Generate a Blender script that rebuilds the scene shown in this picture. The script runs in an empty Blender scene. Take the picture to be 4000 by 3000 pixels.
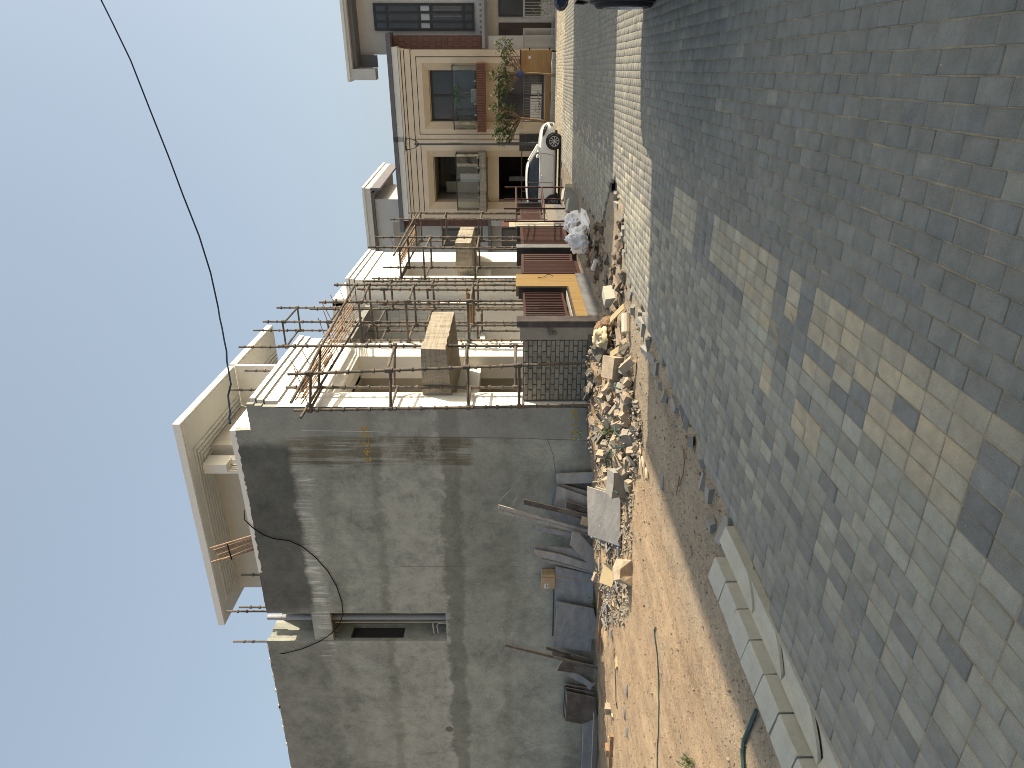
import bpy, bmesh, math, random
import numpy as np
from mathutils import Vector, Matrix, Euler, noise
random.seed(7); rng = np.random.default_rng(7)
SC = bpy.context.scene
COL = SC.collection
R = math.radians
# ---------------------------------------------------------------- survey of the place
# camera 1.75 m above the paving, looking 24.5 degrees left of the street (+Y); photo is stored on its side.
TH = R(24.5); SN, CS = math.sin(TH), math.cos(TH); FP = 2700.0; EYE = 1.75
def ray(x, y):
    s = 1500 - y
    return Vector((-SN*FP + CS*s, CS*FP + SN*s, 2000 - x))
def G(x, y, z=0.0):                       # point at height z
    a = ray(x, y); t = (z-EYE)/a.z
    return Vector((a.x*t, a.y*t, z))
def PX(x, y, X):
    a = ray(x, y); t = X/a.x
    return Vector((X, a.y*t, EYE+a.z*t))
def PY(x, y, Y):
    a = ray(x, y); t = Y/a.y
    return Vector((a.x*t, Y, EYE+a.z*t))
def PT(x, y, t):                          # point at depth t
    a = ray(x, y); return Vector((a.x, a.y, a.z))*(t/FP) + Vector((0, 0, EYE))
BO = Vector((0.1, 33.6, 0)); BU = Vector((math.sin(R(86.3)), -math.cos(R(86.3)), 0)); BN = Vector((BU.y, -BU.x, 0))
def B(x, y, n=0.0):                       # (u, z) on a plane of the far house front
    a = ray(x, y); o = BO + BN*n
    t = (o.x*BN.x+o.y*BN.y)/(a.x*BN.x+a.y*BN.y)
    p = Vector((a.x*t, a.y*t, 0)) - BO
    return p.dot(BU), EYE + a.z*t
def Bu(y, n=0.0): return B(2000, y, n)[0]
def Bz(x, y, n=0.0): return B(x, y, n)[1]
MB_FAR = Matrix(((BU.x, BN.x, 0, BO.x), (BU.y, BN.y, 0, BO.y), (0, 0, 1, 0), (0, 0, 0, 1)))   # u,n,z -> world
XF = -6.18
MB_A = Matrix(((0, 1, 0, XF), (1, 0, 0, 0), (0, 0, 1, 0), (0, 0, 0, 1)))                      # u=Y, n=X-XF
# ---------------------------------------------------------------- materials
MATS = {}
class NT:
    def __init__(s, name):
        m = bpy.data.materials.new(name); m.use_nodes = True; s.m = m; s.t = m.node_tree; s.N = s.t.nodes; s.L = s.t.links
        s.N.clear(); s.out = s.N.new('ShaderNodeOutputMaterial'); s.b = s.N.new('ShaderNodeBsdfPrincipled')
        s.L.new(s.b.outputs[0], s.out.inputs[0]); MATS[name] = m
    def n(s, typ, **kw):
        q = s.N.new('ShaderNode'+typ)
        for k, v in kw.items():
            if k in q.inputs: s.set(q.inputs[k], v)
            else: setattr(q, k, v)
        return q
    def set(s, inp, v):
        if hasattr(v, 'is_linked') or isinstance(v, bpy.types.NodeSocket): s.L.new(v, inp)
        else:
            if inp.type == 'RGBA' and len(v) == 3: v = (*v, 1)
            inp.default_value = v
    def math(s, op, a, b=None, clamp=False):
        q = s.N.new('ShaderNodeMath'); q.operation = op; q.use_clamp = clamp
        s.set(q.inputs[0], a)
        if b is not None: s.set(q.inputs[1], b)
        return q.outputs[0]
    def ramp(s, fac, stops):
        q = s.N.new('ShaderNodeValToRGB'); e = q.color_ramp.elements
        while len(e) < len(stops): e.new(0.5)
        for i, (p, c) in enumerate(stops):
            e[i].position = p; e[i].color = (c, c, c, 1) if not hasattr(c, '__len__') else (*c, 1)
        s.L.new(fac, q.inputs[0]); return q.outputs[0]
    def mix(s, f, a, b, mode='MIX'):
        q = s.N.new('ShaderNodeMix'); q.data_type = 'RGBA'; q.blend_type = mode
        s.set(q.inputs[0], f); s.set(q.inputs[6], a); s.set(q.inputs[7], b); return q.outputs[2]
    def coord(s, kind='Position', scale=None):
        if kind == 'Position': c = s.N.new('ShaderNodeNewGeometry').outputs['Position']
        else: c = s.N.new('ShaderNodeTexCoord').outputs[kind]
        if scale is not None:
            q = s.N.new('ShaderNodeMapping'); q.inputs['Scale'].default_value = scale; s.L.new(c, q.inputs[0]); c = q.outputs[0]
        return c
    def noise(s, vec, sc, det=4, rough=0.55, dist=0.0):
        q = s.N.new('ShaderNodeTexNoise'); q.inputs['Scale'].default_value = sc; q.inputs['Detail'].default_value = det
        q.inputs['Roughness'].default_value = rough; q.inputs['Distortion'].default_value = dist; s.L.new(vec, q.inputs['Vector']); return q.outputs['Fac']
    def bump(s, h, strength=0.3, dist=0.01):
        q = s.N.new('ShaderNodeBump'); q.inputs['Strength'].default_value = strength; q.inputs['Distance'].default_value = dist
        s.L.new(h, q.inputs['Height']); s.L.new(q.outputs[0], s.b.inputs['Normal'])
    def base(s, c): s.set(s.b.inputs['Base Color'], c)
    def rough(s, v): s.set(s.b.inputs['Roughness'], v)
def mul(c, k): return tuple(v*k for v in c)
def simple(name, c, rough=0.7, var=0.25, sc=4.0, metal=0.0, bump=0.0, bsc=40, coord='Object', spec=None):
    """a plain coloured surface with blotchy variation and fine grain"""
    t = NT(name); v = t.coord(coord)
    a = t.noise(v, sc, 5, 0.6); b = t.noise(v, sc*9, 3, 0.6)
    m = t.math('ADD', t.math('MULTIPLY', a, 0.65), t.math('MULTIPLY', b, 0.35))
    t.base(t.ramp(m, [(0.3, mul(c, 1-var)), (0.7, mul(c, 1+var))])); t.rough(rough)
    t.b.inputs['Metallic'].default_value = metal
    if spec is not None: t.b.inputs['Specular IOR Level'].default_value = spec
    if bump: t.bump(t.noise(v, bsc, 4, 0.6), bump, 0.01)
    return t
# --- paint, metal, glass
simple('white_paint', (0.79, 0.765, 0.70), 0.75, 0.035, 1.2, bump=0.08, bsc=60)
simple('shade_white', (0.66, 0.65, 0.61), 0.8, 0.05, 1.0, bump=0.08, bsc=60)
simple('inner_wall', (0.33, 0.295, 0.24), 0.9, 0.1, 1.5)
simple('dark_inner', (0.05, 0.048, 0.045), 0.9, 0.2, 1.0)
simple('beige_stone', (0.64, 0.525, 0.385), 0.8, 0.07, 3.0, bump=0.12, bsc=90)
simple('beige_bevel', (0.56, 0.435, 0.295), 0.8, 0.07, 3.0, bump=0.12, bsc=90)
simple('grey_stucco', (0.48, 0.465, 0.435), 0.9, 0.08, 3.0, bump=0.25, bsc=110)
simple('pale_stucco', (0.56, 0.53, 0.47), 0.9, 0.06, 3.0, bump=0.15, bsc=110)
simple('slate_soffit', (0.13, 0.125, 0.135), 0.7, 0.1, 2.0)
simple('dark_frame', (0.022, 0.021, 0.022), 0.45, 0.1)
simple('cornice_shadow_gap', (0.085, 0.083, 0.078), 0.8, 0.1)
simple('black_line', (0.012, 0.012, 0.012), 0.7, 0.1)
simple('red_steel', (0.046, 0.0165, 0.0135), 0.5, 0.25, 6.0, bump=0.1)
simple('red_frame_steel', (0.060, 0.021, 0.016), 0.6, 0.4, 9.0)
simple('grey_steel', (0.30, 0.285, 0.26), 0.5, 0.1, 3.0)
simple('lamp_grey', (0.06, 0.063, 0.068), 0.45, 0.1, 3.0, metal=0.3)
simple('brown_slats', (0.20, 0.085, 0.045), 0.6, 0.2, 4.0)
simple('pvc_grey', (0.28, 0.30, 0.32), 0.4, 0.06)
simple('pvc_cream', (0.55, 0.50, 0.40), 0.5, 0.1)
simple('white_plastic', (0.72, 0.72, 0.72), 0.55, 0.08, 8, bump=0.2, bsc=12)
simple('yellow_sack', (0.50, 0.42, 0.27), 0.7, 0.35, 7, bump=0.3, bsc=14)
simple('hose_green', (0.022, 0.058, 0.05), 0.6, 0.3)
simple('soffit_grey', (0.60, 0.605, 0.575), 0.85, 0.04)
simple('black_cable', (0.010, 0.010, 0.011), 0.9, 0.2, spec=0.1)
simple('navy_wire', (0.012, 0.018, 0.03), 1.0, 0.2, spec=0.0)
simple('yellow_paint', (0.44, 0.30, 0.05), 0.9, 0.55, 14)
simple('white_tile', (0.60, 0.60, 0.60), 0.3, 0.05)
simple('orange_paint', (0.5, 0.10, 0.03), 0.6, 0.15)
simple('tyre_rubber', (0.018, 0.018, 0.018), 0.8, 0.2)
simple('alloy', (0.50, 0.50, 0.50), 0.4, 0.05, metal=0.2)
simple('chrome', (0.7, 0.7, 0.7), 0.12, 0.02, metal=1.0)
simple('leaf_green', (0.055, 0.105, 0.022), 0.5, 0.5, 5, coord='Position')
simple('palm_green', (0.12, 0.20, 0.03), 0.5, 0.3, 6)
simple('weed_green', (0.07, 0.10, 0.03), 0.6, 0.4, 9, coord='Position')
simple('flower_white', (0.75, 0.70, 0.50), 0.6, 0.08)
simple('bark', (0.20, 0.13, 0.08), 0.9, 0.3, 12, bump=0.4)
simple('blue_pot', (0.02, 0.05, 0.18), 0.4, 0.2)
simple('pot_grey', (0.34, 0.36, 0.36), 0.5, 0.1)
simple('rope', (0.33, 0.22, 0.12), 0.9, 0.2)
simple('wood_splinter', (0.62, 0.50, 0.34), 0.8, 0.2, 8)
simple('batten_wood', (0.24, 0.155, 0.09), 0.8, 0.3, 6)
simple('paper', (0.70, 0.69, 0.66), 0.8, 0.08, 5)
simple('ink', (0.02, 0.02, 0.022), 0.8, 0.1)
simple('ink_red', (0.3, 0.05, 0.04), 0.8, 0.1)
t = simple('kerb_concrete', (0.385, 0.38, 0.325), 0.9, 0.10, 3.0, bump=0.3, bsc=130)
v = t.coord('Position'); q = t.N['Principled BSDF'].inputs['Base Color'].links[0].from_socket
q = t.mix(t.math('MULTIPLY', t.ramp(t.noise(v, 7, 7, 0.72), [(0.52, 0), (0.64, 1)]), 0.28), q, (0.27, 0.23, 0.17)); q = t.mix(t.ramp(t.noise(v, 45, 3, 0.6), [(0.66, 0), (0.72, 0.6)]), q, (0.20, 0.19, 0.16)); t.base(q)
simple('gutter_concrete', (0.40, 0.395, 0.335), 0.9, 0.16, 3.5, bump=0.35, bsc=60)
simple('block_grey', (0.26, 0.25, 0.225), 0.95, 0.14, 5.0, bump=0.4, bsc=60)
simple('brick_tan', (0.345, 0.28, 0.205), 0.95, 0.32, 8.0, bump=0.4, bsc=50)
simple('brick_grey', (0.24, 0.215, 0.175), 0.95, 0.25, 8.0, bump=0.4, bsc=50)
simple('brick_dark', (0.16, 0.15, 0.14), 0.9, 0.25, 8.0, bump=0.4, bsc=50)
simple('brick_row', (0.255, 0.242, 0.20), 0.95, 0.35, 5.0, bump=0.5, bsc=40, coord='Position')
simple('brick_red', (0.36, 0.14, 0.07), 0.95, 0.25, 8.0, bump=0.4, bsc=50)
simple('yellow_tile', (0.44, 0.35, 0.20), 0.6, 0.1, 4.0)
simple('carton', (0.42, 0.31, 0.18), 0.85, 0.2, 6.0, bump=0.3, bsc=20)
simple('mortar', (0.15, 0.14, 0.118), 0.95, 0.25, 9, bump=0.5, bsc=60)
simple('plaster_patch', (0.29, 0.265, 0.22), 0.95, 0.2, 6, bump=0.4, bsc=50)
simple('asphalt_roof', (0.2, 0.2, 0.19), 0.95, 0.15, 3)
simple('mud', (0.17, 0.135, 0.10), 1.0, 0.35, 8, bump=0.5, bsc=40)
simple('pebble', (0.22, 0.17, 0.12), 0.95, 0.35, 9)
t = simple('car_white', (0.78, 0.77, 0.73), 0.3, 0.015); t.b.inputs['Coat Weight'].default_value = 0.6; t.b.inputs['Coat Roughness'].default_value = 0.05
t = simple('car_black', (0.015, 0.015, 0.018), 0.35, 0.1); t.b.inputs['Coat Weight'].default_value = 0.6; t.b.inputs['Coat Roughness'].default_value = 0.06
simple('car_trim', (0.02, 0.02, 0.02), 0.6, 0.1)
simple('car_glass', (0.02, 0.024, 0.03), 0.06, 0.05, spec=0.7)
simple('mirror_glass', (0.03, 0.045, 0.08), 0.08, 0.05, spec=0.8)
simple('window_dark', (0.045, 0.047, 0.05), 0.12, 0.25, 0.8, spec=0.6)
simple('window_pale', (0.42, 0.44, 0.46), 0.2, 0.1, 1.0)
simple('lamp_lens', (0.6, 0.6, 0.6), 0.15, 0.05)
simple('curtain', (0.16, 0.16, 0.165), 0.9, 0.2, 3)
def m_glass():
    t = NT('clear_glass'); t.N.remove(t.b)
    tr = t.n('BsdfTransparent'); tr.inputs[0].default_value = (0.92, 0.95, 0.94, 1)
    gl = t.n('BsdfGlossy'); gl.inputs['Roughness'].default_value = 0.03
    fr = t.n('Fresnel'); fr.inputs[0].default_value = 1.5
    mx = t.n('MixShader'); t.L.new(fr.outputs[0], mx.inputs[0]); t.L.new(tr.outputs[0], mx.inputs[1]); t.L.new(gl.outputs[0], mx.inputs[2])
    t.L.new(mx.outputs[0], t.out.inputs[0])
m_glass()
def m_scaffold():
    t = NT('scaffold_steel'); v = t.coord('Position')
    a = t.noise(v, 3.0, 5, 0.65); b = t.noise(v, 38, 3, 0.6)
    c = t.ramp(a, [(0.30, (0.036, 0.037, 0.038)), (0.46, (0.075, 0.068, 0.060)), (0.60, (0.145, 0.110, 0.078)), (0.75, (0.055, 0.050, 0.047))])
    c = t.mix(t.ramp(b, [(0.60, 0), (0.72, 0.8)]), c, (0.34, 0.29, 0.23))
    t.base(c); t.rough(0.75); t.b.inputs['Metallic'].default_value = 0.15; t.bump(b, 0.3, 0.004)
m_scaffold()
def m_rod():
    t = NT('rusty_rod'); v = t.coord('Position'); b = t.noise(v, 22, 3, 0.6)
    t.base(t.ramp(b, [(0.35, (0.20, 0.12, 0.075)), (0.65, (0.34, 0.25, 0.17))])); t.rough(0.85)
m_rod()
def m_granite(name, c0, c1, rough):
    t = NT(name); v = t.coord('Position')
    a = t.noise(v, 2.2, 5, 0.7, 0.6); b = t.noise(v, 90, 2, 0.5)
    c = t.ramp(a, [(0.35, c0), (0.68, c1)]); c = t.mix(t.ramp(b, [(0.62, 0), (0.7, 0.35)]), c, mul(c1, 1.8))
    t.base(c); t.rough(rough)
m_granite('black_granite', (0.016, 0.016, 0.017), (0.034, 0.033, 0.033), 0.38)
m_granite('grey_granite', (0.075, 0.08, 0.085), (0.17, 0.17, 0.17), 0.6)
m_granite('brown_granite', (0.030, 0.025, 0.024), (0.085, 0.070, 0.065), 0.5)
def m_slab(name, c0, c1, c2, rough=0.75):
    """cut stone slab: soft veins running one way, dust specks"""
    t = NT(name); v = t.coord('Object')
    rot = t.n('Mapping'); rot.inputs['Rotation'].default_value = (0.4, 0.7, 0.5); rot.inputs['Scale'].default_value = (2.0, 9.0, 5.0); t.L.new(v, rot.inputs[0])
    a = t.noise(rot.outputs[0], 1.3, 6, 0.65, 0.8); g = t.noise(v, 55, 4, 0.7); d = t.noise(v, 2.4, 3, 0.6)
    c = t.ramp(t.math('ADD', t.math('MULTIPLY', a, 0.6), t.math('MULTIPLY', g, 0.4)), [(0.32, c0), (0.5, c1), (0.68, c2)])
    c = t.mix(t.math('MULTIPLY', t.ramp(d, [(0.45, 0), (0.75, 1)]), 0.25), c, (0.40, 0.38, 0.34))
    c = t.mix(t.ramp(t.noise(v, 30, 2, 0.5), [(0.70, 0), (0.75, 0.7)]), c, (0.62, 0.60, 0.56))
    t.base(c); t.rough(rough); t.bump(g, 0.12, 0.003)
m_slab('slab_grey', (0.22, 0.232, 0.245), (0.34, 0.35, 0.36), (0.47, 0.475, 0.47))
m_slab('slab_mid', (0.15, 0.172, 0.20), (0.25, 0.275, 0.305), (0.36, 0.38, 0.40))
m_slab('slab_pale', (0.115, 0.115, 0.115), (0.185, 0.182, 0.178), (0.26, 0.25, 0.24))
m_slab('slab_dark', (0.035, 0.036, 0.040), (0.055, 0.055, 0.060), (0.085, 0.083, 0.082), 0.5)
m_slab('slab_brown', (0.055, 0.045, 0.042), (0.085, 0.070, 0.065), (0.12, 0.10, 0.092), 0.5)
m_slab('slab_edge', (0.30, 0.26, 0.21), (0.42, 0.36, 0.28), (0.52, 0.45, 0.36))
def m_raw():
    t = NT('raw_concrete'); v = t.coord('Position')
    st = t.n('Mapping'); st.inputs['Scale'].default_value = (5, 5, 0.9); t.L.new(v, st.inputs[0])
    a = t.noise(st.outputs[0], 2.0, 6, 0.7); b = t.noise(v, 26, 5, 0.7); l = t.n('Mapping'); l.inputs['Scale'].default_value = (1.0, 1.0, 26); t.L.new(v, l.inputs[0])
    c_ = t.noise(l.outputs[0], 1.0, 3, 0.6)
    m = t.math('ADD', t.math('ADD', t.math('MULTIPLY', a, 0.4), t.math('MULTIPLY', b, 0.3)), t.math('MULTIPLY', c_, 0.3))
    t.base(t.ramp(m, [(0.38, (0.13, 0.11, 0.083)), (0.48, (0.25, 0.22, 0.17)), (0.62, (0.38, 0.335, 0.265))])); t.rough(0.95)
    t.bump(m, 0.6, 0.03)
m_raw()
def m_woodpanel(name, c0, c1, c2, sy):
    t = NT(name); v = t.coord('Position'); q = t.n('Mapping'); q.inputs['Scale'].default_value = sy; t.L.new(v, q.inputs[0])
    a = t.noise(q.outputs[0], 1.0, 5, 0.65, 0.3); b = t.noise(q.outputs[0], 3.2, 3, 0.6)
    m = t.math('ADD', t.math('MULTIPLY', a, 0.6), t.math('MULTIPLY', b, 0.4))
    t.base(t.ramp(m, [(0.34, c0), (0.5, c1), (0.66, c2)])); t.rough(0.5)
m_woodpanel('wood_cladding', (0.125, 0.075, 0.024), (0.225, 0.145, 0.050), (0.30, 0.205, 0.082), (5, 26, 0.8))
m_woodpanel('wood_cladding_far', (0.22, 0.125, 0.045), (0.32, 0.19, 0.075), (0.40, 0.25, 0.11), (1.1, 5, 22))
m_woodpanel('door_wood', (0.028, 0.016, 0.011), (0.045, 0.026, 0.017), (0.07, 0.04, 0.026), (8, 8, 1.0))
def m_tilebrick(name, c, mort, scale, axis, bw=0.24, bh=0.09):
    """stacked relief tiles"""
    t = NT(name); v = t.coord('Position'); s = t.n('SeparateXYZ'); t.L.new(v, s.inputs[0])
    k = t.n('CombineXYZ'); t.L.new(s.outputs[axis], k.inputs[0]); t.L.new(s.outputs['Z'], k.inputs[1])
    b = t.n('TexBrick'); t.L.new(k.outputs[0], b.inputs['Vector']); b.offset = 0.5
    b.inputs['Scale'].default_value = 1.0; b.inputs['Brick Width'].default_value = bw; b.inputs['Row Height'].default_value = bh
    b.inputs['Mortar Size'].default_value = 0.008; b.inputs['Mortar Smooth'].default_value = 0.3
    b.inputs['Color1'].default_value = (*mul(c, 0.9), 1); b.inputs['Color2'].default_value = (*mul(c, 1.1), 1); b.inputs['Mortar'].default_value = (*mort, 1)
    t.base(b.outputs['Color']); t.rough(0.8); t.bump(t.math('SUBTRACT', 1.0, b.outputs['Fac']), 0.8, 0.012)
m_tilebrick('relief_white', (0.58, 0.58, 0.56), (0.43, 0.43, 0.42), 1, 'X', 0.20, 0.30)
m_tilebrick('relief_brown', (0.125, 0.062, 0.048), (0.05, 0.03, 0.026), 1, 'X', 0.20, 0.27)
def m_grooved():
    t = NT('grooved_ceiling'); t.base((0.60, 0.59, 0.55)); t.rough(0.85)
m_grooved()
def m_wall():
    """weathered cement render of the big side wall: floor bands, damp top, drips, patches"""
    t = NT('cement_render'); v = t.coord('Position'); s = t.n('SeparateXYZ'); t.L.new(v, s.inputs[0]); X, Z = s.outputs['X'], s.outputs['Z']
    big = t.noise(v, 0.75, 5, 0.6, 0.3); mid = t.noise(v, 2.6, 10, 0.74, 0.25); fine = t.noise(v, 30, 5, 0.75); wob = t.noise(v, 1.7, 5, 0.7)
    sv = t.n('Mapping'); sv.inputs['Scale'].default_value = (9, 9, 0.5); t.L.new(v, sv.inputs[0]); streak = t.noise(sv.outputs[0], 1.0, 5, 0.65)
    sh = t.n('Mapping'); sh.inputs['Scale'].default_value = (0.5, 0.5, 5); t.L.new(v, sh.inputs[0]); hor = t.noise(sh.outputs[0], 1.0, 4, 0.6)
    m = t.math('ADD', t.math('ADD', t.math('MULTIPLY', big, 0.32), t.math('MULTIPLY', mid, 0.38)), t.math('MULTIPLY', fine, 0.30))
    col = t.ramp(m, [(0.36, (0.15, 0.158, 0.139)), (0.45, (0.27, 0.281, 0.245)), (0.54, (0.365, 0.375, 0.323)), (0.65, (0.46, 0.465, 0.398))])
    Zw = t.math('ADD', Z, t.math('MULTIPLY', t.math('SUBTRACT', wob, 0.5), 0.55))
    def band(z0, z1, soft):
        a = t.n('MapRange'); a.interpolation_type = 'SMOOTHSTEP'; t.set(a.inputs[0], Zw); a.inputs[1].default_value = z0-soft; a.inputs[2].default_value = z0+soft
        b = t.n('MapRange'); b.interpolation_type = 'SMOOTHSTEP'; t.set(b.inputs[0], Zw); b.inputs[1].default_value = z1+soft; b.inputs[2].default_value = z1-soft
        return t.math('MULTIPLY', a.outputs[0], b.outputs[0])
    def xr(x0, x1, soft):
        a = t.n('MapRange'); a.interpolation_type = 'SMOOTHSTEP'; t.set(a.inputs[0], X); a.inputs[1].default_value = x0-soft; a.inputs[2].default_value = x0+soft
        b = t.n('MapRange'); b.interpolation_type = 'SMOOTHSTEP'; t.set(b.inputs[0], X); b.inputs[1].default_value = x1+soft; b.inputs[2].default_value = x1-soft
        return t.math('MULTIPLY', a.outputs[0], b.outputs[0])
    Xw = t.math('ADD', X, t.math('MULTIPLY', t.math('SUBTRACT', t.noise(sv.outputs[0], 0.6, 3, 0.6), 0.5), 0.5)); Xraw = X; X = Xw
    def dark(mask, c, k):
        nonlocal col
        col = t.mix(t.math('MULTIPLY', mask, k, True), col, c, 'MULTIPLY')
    dark(t.math('MULTIPLY', band(6.35, 9.0, 0.10), xr(-11.6, -7.0, 0.25)), (0.36, 0.36, 0.37), 1.0)      # damp parapet
    dark(t.math('MULTIPLY', band(6.1, 9.0, 0.2), xr(-30, -12.4, 0.1)), (0.68, 0.68, 0.69), 0.8)
    dark(band(2.85, 3.25, 0.06), (0.60, 0.60, 0.58), 0.85)                                               # floor slab lines
    dark(band(4.55, 4.75, 0.08), (0.76, 0.76, 0.74), 0.8)
    dark(band(5.55, 5.95, 0.10), (0.80, 0.80, 0.79), 0.7)
    dark(band(1.75, 1.95, 0.10), (0.85, 0.85, 0.83), 0.7)
    dark(band(-1, 0.45, 0.15), (0.72, 0.70, 0.66), 0.8)
    dark(t.math('MULTIPLY', band(1.6, 2.95, 0.25), xr(-11.5, -6.9, 0.8)), (0.80, 0.80, 0.79), 0.8)
    wet = t.math('MULTIPLY', t.math('MULTIPLY', band(2.6, 6.4, 0.12), xr(-7.55, -6.85, 0.03)), t.ramp(streak, [(0.40, 0), (0.50, 1)]))
    dark(wet, (0.60, 0.53, 0.45), 0.95)
    dark(t.ramp(streak, [(0.56, 0), (0.72, 1)]), (0.84, 0.84, 0.83), 0.7)
    dark(t.ramp(t.noise(v, 1.3, 3, 0.5, 0.5), [(0.55, 0), (0.68, 1)]), (0.78, 0.78, 0.77), 0.75)
    X = Xraw
    col = t.mix(t.math('MULTIPLY', xr(-6.9, -5.0, 0.04), 0.45), col, (0.27, 0.265, 0.24))
    light = t.math('MULTIPLY', band(3.25, 4.55, 0.06), t.ramp(mid, [(0.42, 0), (0.62, 1)]))
    col = t.mix(t.math('MULTIPLY', light, 0.45), col, (0.45, 0.445, 0.385))
    edge = t.math('MULTIPLY', band(3.22, 3.42, 0.05), t.ramp(mid, [(0.46, 0), (0.56, 1)]))
    col = t.mix(t.math('MULTIPLY', edge, 0.55), col, (0.46, 0.44, 0.39))
    # white lime drips below the parapet band
    vs = t.n('Mapping'); vs.inputs['Scale'].default_value = (16, 16, 1.2); t.L.new(v, vs.inputs[0]); dr = t.noise(vs.outputs[0], 1.0, 3, 0.6)
    drip = t.math('MULTIPLY', t.math('MULTIPLY', band(6.02, 6.34, 0.12), xr(-13.0, -7.6, 0.3)), t.ramp(dr, [(0.50, 0), (0.62, 1)]))
    drip = t.math('MULTIPLY', drip, t.ramp(big, [(0.40, 0), (0.55, 1)]))
    col = t.mix(t.math('MULTIPLY', drip, 0.85), col, (0.68, 0.67, 0.64))
    spk = t.ramp(t.noise(v, 60, 2, 0.5), [(0.70, 0), (0.76, 1)])
    col = t.mix(t.math('MULTIPLY', spk, 0.35), col, (0.12, 0.118, 0.108))
    t.base(col); t.rough(0.95)
    t.bump(t.math('ADD', t.math('MULTIPLY', mid, 0.6), t.math('MULTIPLY', fine, 0.4)), 0.35, 0.025)
m_wall()
def m_dirt():
    t = NT('dirt'); v = t.coord('Position'); s = t.n('SeparateXYZ'); t.L.new(v, s.inputs[0])
    st = t.n('Mapping'); st.inputs['Scale'].default_value = (2.2, 0.35, 1); st.inputs['Rotation'].default_value = (0, 0, R(-12)); t.L.new(v, st.inputs[0])
    tr = t.noise(st.outputs[0], 1.3, 8, 0.7, 0.3); a = t.noise(v, 1.1, 8, 0.7); f = t.noise(v, 14, 8, 0.8); g = t.noise(v, 60, 4, 0.75)
    m = t.math('ADD', t.math('ADD', t.math('MULTIPLY', tr, 0.35), t.math('MULTIPLY', a, 0.25)), t.math('MULTIPLY', f, 0.40))
    c = t.ramp(m, [(0.38, (0.145, 0.098, 0.062)), (0.46, (0.28, 0.195, 0.117)), (0.55, (0.395, 0.285, 0.177)), (0.65, (0.475, 0.37, 0.25))])
    # greyer past the shadow edge: shade beside the paving mixed into the dirt colour
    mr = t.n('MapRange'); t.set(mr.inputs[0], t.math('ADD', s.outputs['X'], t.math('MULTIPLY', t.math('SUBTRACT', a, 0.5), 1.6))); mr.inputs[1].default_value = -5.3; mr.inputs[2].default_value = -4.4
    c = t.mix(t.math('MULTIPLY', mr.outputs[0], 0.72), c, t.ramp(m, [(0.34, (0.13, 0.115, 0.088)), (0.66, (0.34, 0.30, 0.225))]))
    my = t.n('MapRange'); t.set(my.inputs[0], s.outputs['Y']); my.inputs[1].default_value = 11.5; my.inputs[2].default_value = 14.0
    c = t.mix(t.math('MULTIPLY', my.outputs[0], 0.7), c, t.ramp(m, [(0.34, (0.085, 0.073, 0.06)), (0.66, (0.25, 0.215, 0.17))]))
    c = t.mix(t.ramp(g, [(0.55, 0), (0.64, 0.75)]), c, (0.52, 0.42, 0.29)); c = t.mix(t.ramp(g, [(0.34, 0.8), (0.44, 0)]), c, (0.09, 0.068, 0.048))
    t.base(c); t.rough(1.0); t.bump(t.math('ADD', t.math('MULTIPLY', f, 0.7), t.math('MULTIPLY', g, 0.5)), 0.7, 0.03)
m_dirt()
def m_paver():
    t = NT('paver'); v = t.coord('Position'); a = t.n('Attribute'); a.attribute_name = 'tint'
    g = t.noise(v, 190, 3, 0.7); b = t.noise(v, 9, 4, 0.65); w = t.noise(v, 0.8, 4, 0.6)
    k = t.math('ADD', t.math('MULTIPLY', g, 0.62), t.math('ADD', t.math('MULTIPLY', b, 0.55), t.math('MULTIPLY', w, 0.42)))
    cc = t.n('CombineColor'); [t.L.new(t.math('MULTIPLY', t.math('SUBTRACT', k, 0.12), 1.52), cc.inputs[i]) for i in range(3)]
    c = t.mix(1.0, a.outputs['Color'], cc.outputs[0], 'MULTIPLY')
    c = t.mix(t.math('MULTIPLY', t.ramp(t.noise(v, 3.5, 5, 0.7), [(0.50, 0), (0.72, 1)]), 0.30), c, (0.27, 0.245, 0.195))   # sand dust
    c = t.mix(t.ramp(t.noise(v, 42, 2, 0.5), [(0.745, 0), (0.775, 0.7)]), c, (0.55, 0.54, 0.51))
    t.base(c); t.rough(0.92); t.bump(g, 0.35, 0.004)
m_paver()
simple('joint_sand', (0.27, 0.225, 0.15), 1.0, 0.4, 7, coord='Position', bump=0.4)
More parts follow.
